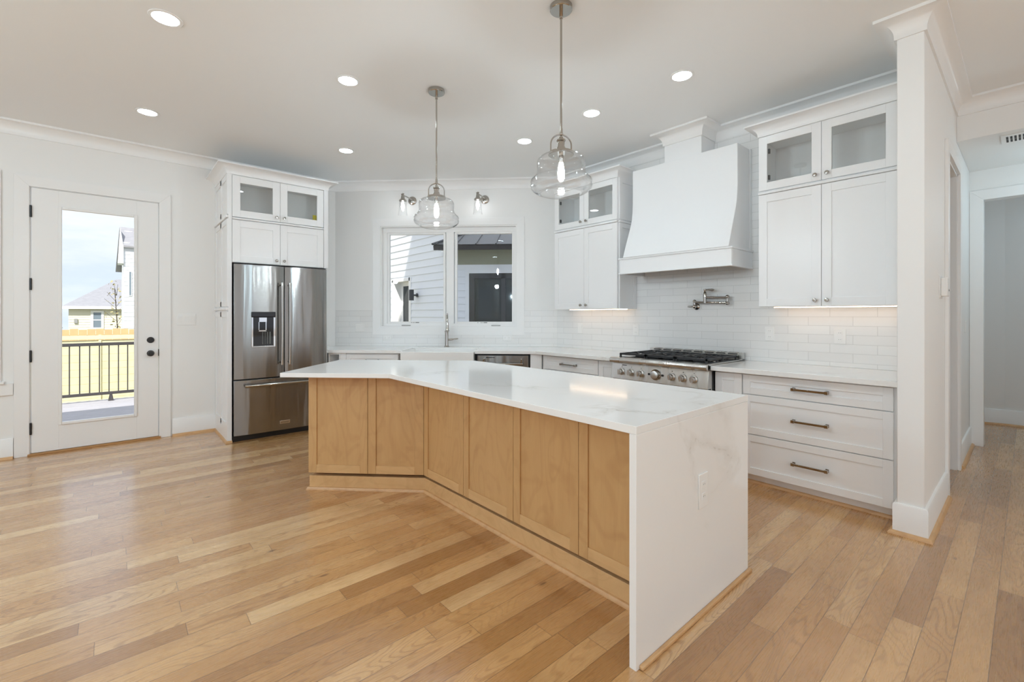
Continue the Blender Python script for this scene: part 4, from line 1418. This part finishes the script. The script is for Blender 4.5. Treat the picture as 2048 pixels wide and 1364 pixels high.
# neighbour's low house with hip roof
def lap(g, x0, x1, z0, z1, n, y=0.0, dep=.02):
    """horizontal lap boards on a face looking to -y"""
    hgt = (z1 - z0) / n
    for k in range(n):
        a = z0 + k * hgt
        g.prism_x([(y - dep, a), (y + .001, a), (y + .001, a + hgt), (y - .003, a + hgt)], x0, x1)
    return g
hs = thing('neighbour_house', 'low cream house with grey hip roof beyond the fence', 'house', (0.4, 36.0, -1.15), 0.0)
hx0, hx1, ez = -2.35, 9.3, 2.93
g = G()
g.box(hx0, hx1, .02, 9, 0, ez)
lap(g, hx0, hx1, 0, ez, 20, .02)
g.make('wall', CREAM, hs)
g = G()
o_ = .30
A = [(hx0 - o_, -o_, ez), (hx1 + o_, -o_, ez), (hx1 + o_, 9 + o_, ez), (hx0 - o_, 9 + o_, ez)]
g.hull(A, [(-.30, 4.0, ez + 1.9), (hx1 - 2.1, 4.0, ez + 1.9), (hx1 - 2.1, 4.6, ez + 1.9), (-.30, 4.6, ez + 1.9)])
g.make('roof', SHINGLE, hs)
G().box(hx0 - o_, hx1 + o_, -o_ - .03, -o_, ez - .12, ez + .04).make('fascia', TRIM, hs)
wnf = ringbox(G(), -1.42, -.86, 1.62, 2.72, .11, -.05, .03).make('window_frame', TRIM, hs)
G().box(-1.31, -.97, -.02, .01, 1.73, 2.61).make('pane', BLUEGL, wnf)
G().box(-1.31, -.97, -.03, -.015, 2.15, 2.20).make('sash_bar', TRIM, wnf)
G().box(-2.12, -1.98, -.09, 0, 2.0, 2.25).make('meter_box', pbr('meter_grey', srgb(150, 150, 150), .5), hs)

# tall white house at the right edge of the door glass
tw = thing('tall_house', 'tall white gabled house at the right edge of the patio door view', 'house', (0.0, 23.0, -1.15), 0.0)
g = G()
g.box(.27, 6, 0.02, 6, 0, 5.10)
lap(g, .27, 6, 0, 5.10, 34, .02)
g.make('wall', SIDING, tw)
g = G()
g.hull([(.27, -.12, 5.06), (6.2, -.12, 5.06), (6.2, -.12, 5.13), (.27, -.12, 5.13)], [(.165, 1.5, 5.98), (6.2, 1.5, 5.98), (6.2, 1.5, 6.06), (.165, 1.5, 6.06)])
g.hull([(.165, 1.5, 5.98), (6.2, 1.5, 5.98), (6.2, 1.5, 6.06), (.165, 1.5, 6.06)], [(.05, 5.6, 4.5), (6.2, 5.6, 4.5), (6.2, 5.6, 4.58), (.05, 5.6, 4.58)])
g.make('roof', SHINGLE, tw)
g = G()
pa = [(.10, -.10, 4.44), (.27, -.10, 4.44), (.27, -.10, 5.07), (.175, .35, 5.90)]
g.hull(pa, [(x, y + .9, z) for x, y, z in pa])
g.make('gable_end', SIDING, tw)
tf = ringbox(G(), .42, .52, 3.2, 4.15, .02, -.03, .03).make('window_frame', TRIM, tw)
G().box(.44, .50, -.02, .01, 3.22, 4.13).make('pane', BLUEGL, tf)

# trees
def tree(label, x, y, h, r, leafm, n, seed):
    rnd = random.Random(seed)
    o = thing('tree', label, 'tree', (x, y, -1.15), 0.0)
    g = G().tube([(0, 0, 0), (.1, 0, h * .45), (0, .1, h * .9)], [r * .07, r * .05, .015], 8)
    for k in range(9):
        a = rnd.uniform(0, 2 * pi)
        zz = h * rnd.uniform(.4, .85)
        g.tube([(.08, 0, zz), (cos(a) * r * .8, sin(a) * r * .8, zz + h * .12)], [r * .018, .006], 5)
    g.make('trunk', BARK, o)
    g = G()
    for k in range(n):
        a, zz = rnd.uniform(0, 2 * pi), rnd.uniform(.42, 1.0)
        rr = r * sqrt(rnd.random()) * (1.25 - zz * .8)
        p = Vector((cos(a) * rr, sin(a) * rr, h * zz))
        d1 = Vector((rnd.uniform(-1, 1), rnd.uniform(-1, 1), rnd.uniform(-1, 1))).normalized() * rnd.uniform(.10, .2) * min(1, .25 + r * .45)
        d2 = Vector((rnd.uniform(-1, 1), rnd.uniform(-1, 1), rnd.uniform(-1, 1))).normalized() * rnd.uniform(.08, .15) * min(1, .25 + r * .45)
        vs = [g.bm.verts.new(p + q) for q in (-d1, d2, d1, -d2)]
        g.bm.faces.new(vs)
    g.make('foliage', leafm, o)
tree('dark needled tree at the left edge of the patio door view', -3.15, 26.5, 4.4, 1.75, LEAF, 420, 3)
tree('sparse yellowing tree in front of the low cream house', 0.02, 30.0, 4.2, .5, LEAFY, 60, 5)

# courtyard wing seen through the sink window
hw = thing('house_wing', 'white lap sided house wing with dark metal roof outside the sink window', 'house', (0, 0, 0), 0.0)
CB = 9.97
XA = 5.61
# wall A looks to -x : build in a frame with local x = -y
def sub(name, m, g, rz=0.0, **k):
    return g.make(name, m, hw, rz=rz, **k)
aY0, aY1 = 8.40, 16.0
g = G()
dA0, dA1, dAz = 10.26, 11.24, 2.22       # door opening on wall A
z0w, exp_ = -1.15, .172
def lapA(g, x0, x1, z0, z1):
    k0 = int(math.floor((z0 + 1.15) / exp_))
    k = k0
    while -1.15 + k * exp_ < z1:
        a = max(z0, -1.15 + k * exp_)
        b = min(z1, -1.15 + (k + 1) * exp_)
        g.prism_x([(XA - .022, a), (XA + .12, a), (XA + .12, b), (XA - .004, b)], x0, x1)
        k += 1
lapA(g, -aY1, -dA1, -1.15, 7.0)
lapA(g, -dA0, -aY0, -1.15, 7.0)
lapA(g, -dA1, -dA0, dAz, 7.0)
sub('siding_side', SIDING, g, RZ_R)
g = G()
g.box(-dA1, -dA1 + .09, XA - .03, XA + .32, -1.15, dAz).box(-dA0 - .06, -dA0 + .05, XA - .03, XA + .10, -1.15, dAz + .03).box(-dA1, -dA0, XA - .03, XA + .32, dAz - .05, dAz + .03)
sub('door_surround', TRIM, g, RZ_R)
dd = ringbox(G(), -dA1 + .09, -dA0 - .06, -.4, dAz - .05, .10, XA + .20, XA + .26).make('glass_door', TRIM, hw, rz=RZ_R)
G().box(-dA1 + .19, -dA0 - .16, XA + .22, XA + .24, -.3, dAz - .15).make('pane', DARKGL, dd)
# wall B faces the window
sB0, sB1 = -2.06, 3.0
g = G()
bwx0, bwx1, bwz0, bwz1 = -1.604, .60, .30, 2.226
def lapB(g, x0, x1, z0, z1):
    k = int(math.floor((z0 + 1.15) / .150))
    while -1.15 + k * .150 < z1:
        a = max(z0, -1.15 + k * .150)
        b = min(z1, -1.15 + (k + 1) * .150)
        g.prism_x([(CB - .022, a), (CB + .12, a), (CB + .12, b), (CB - .004, b)], x0, x1)
        k += 1
lapB(g, sB0, bwx0 - .087, -1.15, 2.46)
lapB(g, bwx1 + .13, sB1, -1.15, 2.46)
lapB(g, bwx0 - .087, bwx1 + .13, -1.15, bwz0 - .1)
g.box(bwx0 - .087, bwx1 + .13, CB + .06, CB + .12, bwz0 - .1, 2.46)
sub('siding_front', SIDING, g, RZ_D)
g = G()
g.box(bwx0 - .087, bwx0, CB - .035, CB + .06, bwz0 - .1, bwz1).box(bwx1, bwx1 + .13, CB - .035, CB + .06, bwz0 - .1, bwz1)
g.box(bwx0 - .087, bwx1 + .13, CB - .035, CB + .06, bwz1, 2.31).box(sB0, sB1, CB - .030, CB + .06, 2.31, 2.416)
sub('window_trim', SIDING, g, RZ_D)
g = ringbox(G(), bwx0, bwx1, bwz0, bwz1, .115, CB - .03, CB + .05)
g.box(-.892, -.799, CB - .03, CB + .05, bwz0, bwz1)
wb = sub('window_frame', BLACKM, g, RZ_D)
G().box(bwx0 + .1, bwx1 - .1, CB + .0, CB + .012, bwz0 + .1, bwz1 - .1).make('pane', DARKGL, wb, rz=0)
sub('frieze', FRIEZE, G().box(sB0, sB1, CB - .02, CB + .12, 2.416, 2.78), RZ_D)
sub('soffit', FRIEZE, G().box(-2.30, sB1, CB - .48, CB, 2.74, 2.765), RZ_D)
sub('fascia', BLACKM, G().box(-2.28, sB1, CB - .53, CB - .48, 2.675, 2.775), RZ_D)
# hip roof: front slope with a hip running up to the right, standing seams
g = G()
e0 = (-2.30, CB - .55, 2.785)
rr_, up = 3.2, 1.2
g.hull([(-2.30, CB - .55, 2.785), (sB1, CB - .55, 2.785), (sB1, CB + 5, 2.785), (-2.30, CB + 5, 2.785)],
       [(-2.30 + 1.35, CB - .55 + rr_, 2.785 + up), (sB1, CB - .55 + rr_, 2.785 + up), (sB1, CB - .45 + rr_, 2.785 + up), (-2.30 + 1.35, CB - .45 + rr_, 2.785 + up)])
roof_o = sub('roof', ROOFM, g, RZ_D)
g = G()
sl_len = sqrt(rr_ ** 2 + up ** 2)
for k in range(12):
    x = -2.22 + k * .42
    top_f = min(1.0, (x + 2.30) / 1.35)
    if top_f <= 0.02: continue
    g.tube([(x, CB - .55, 2.795), (x, CB - .55 + rr_ * top_f, 2.795 + up * top_f)], .012, 6)
g.tube([(-2.30, CB - .55, 2.795), (-.95, CB - .55 + rr_, 2.795 + up)], .025, 6)
g.make('seam', ROOFM, roof_o, rz=0)
# wall lamp on the siding
lm = thing('outdoor_wall_lamp', 'small black cylinder wall lamp on the white siding outside', 'wall lamp', (XA - .022, 9.90, 1.79), RZ_R)
G().lathe([(.050, 0), (.050, -.02), (.0001, -.02)], (0, 0, 0), 'Y').make('mount', BLACKM, lm)
G().tube([(0, -.015, 0), (0, -.11, 0)], .02, 10).make('arm', BLACKM, lm)
G().lathe([(.0001, -.13), (.06, -.13), (.06, .13), (.0001, .13)], (0, -.16, 0)).make('cylinder_shade', BLACKM, lm)
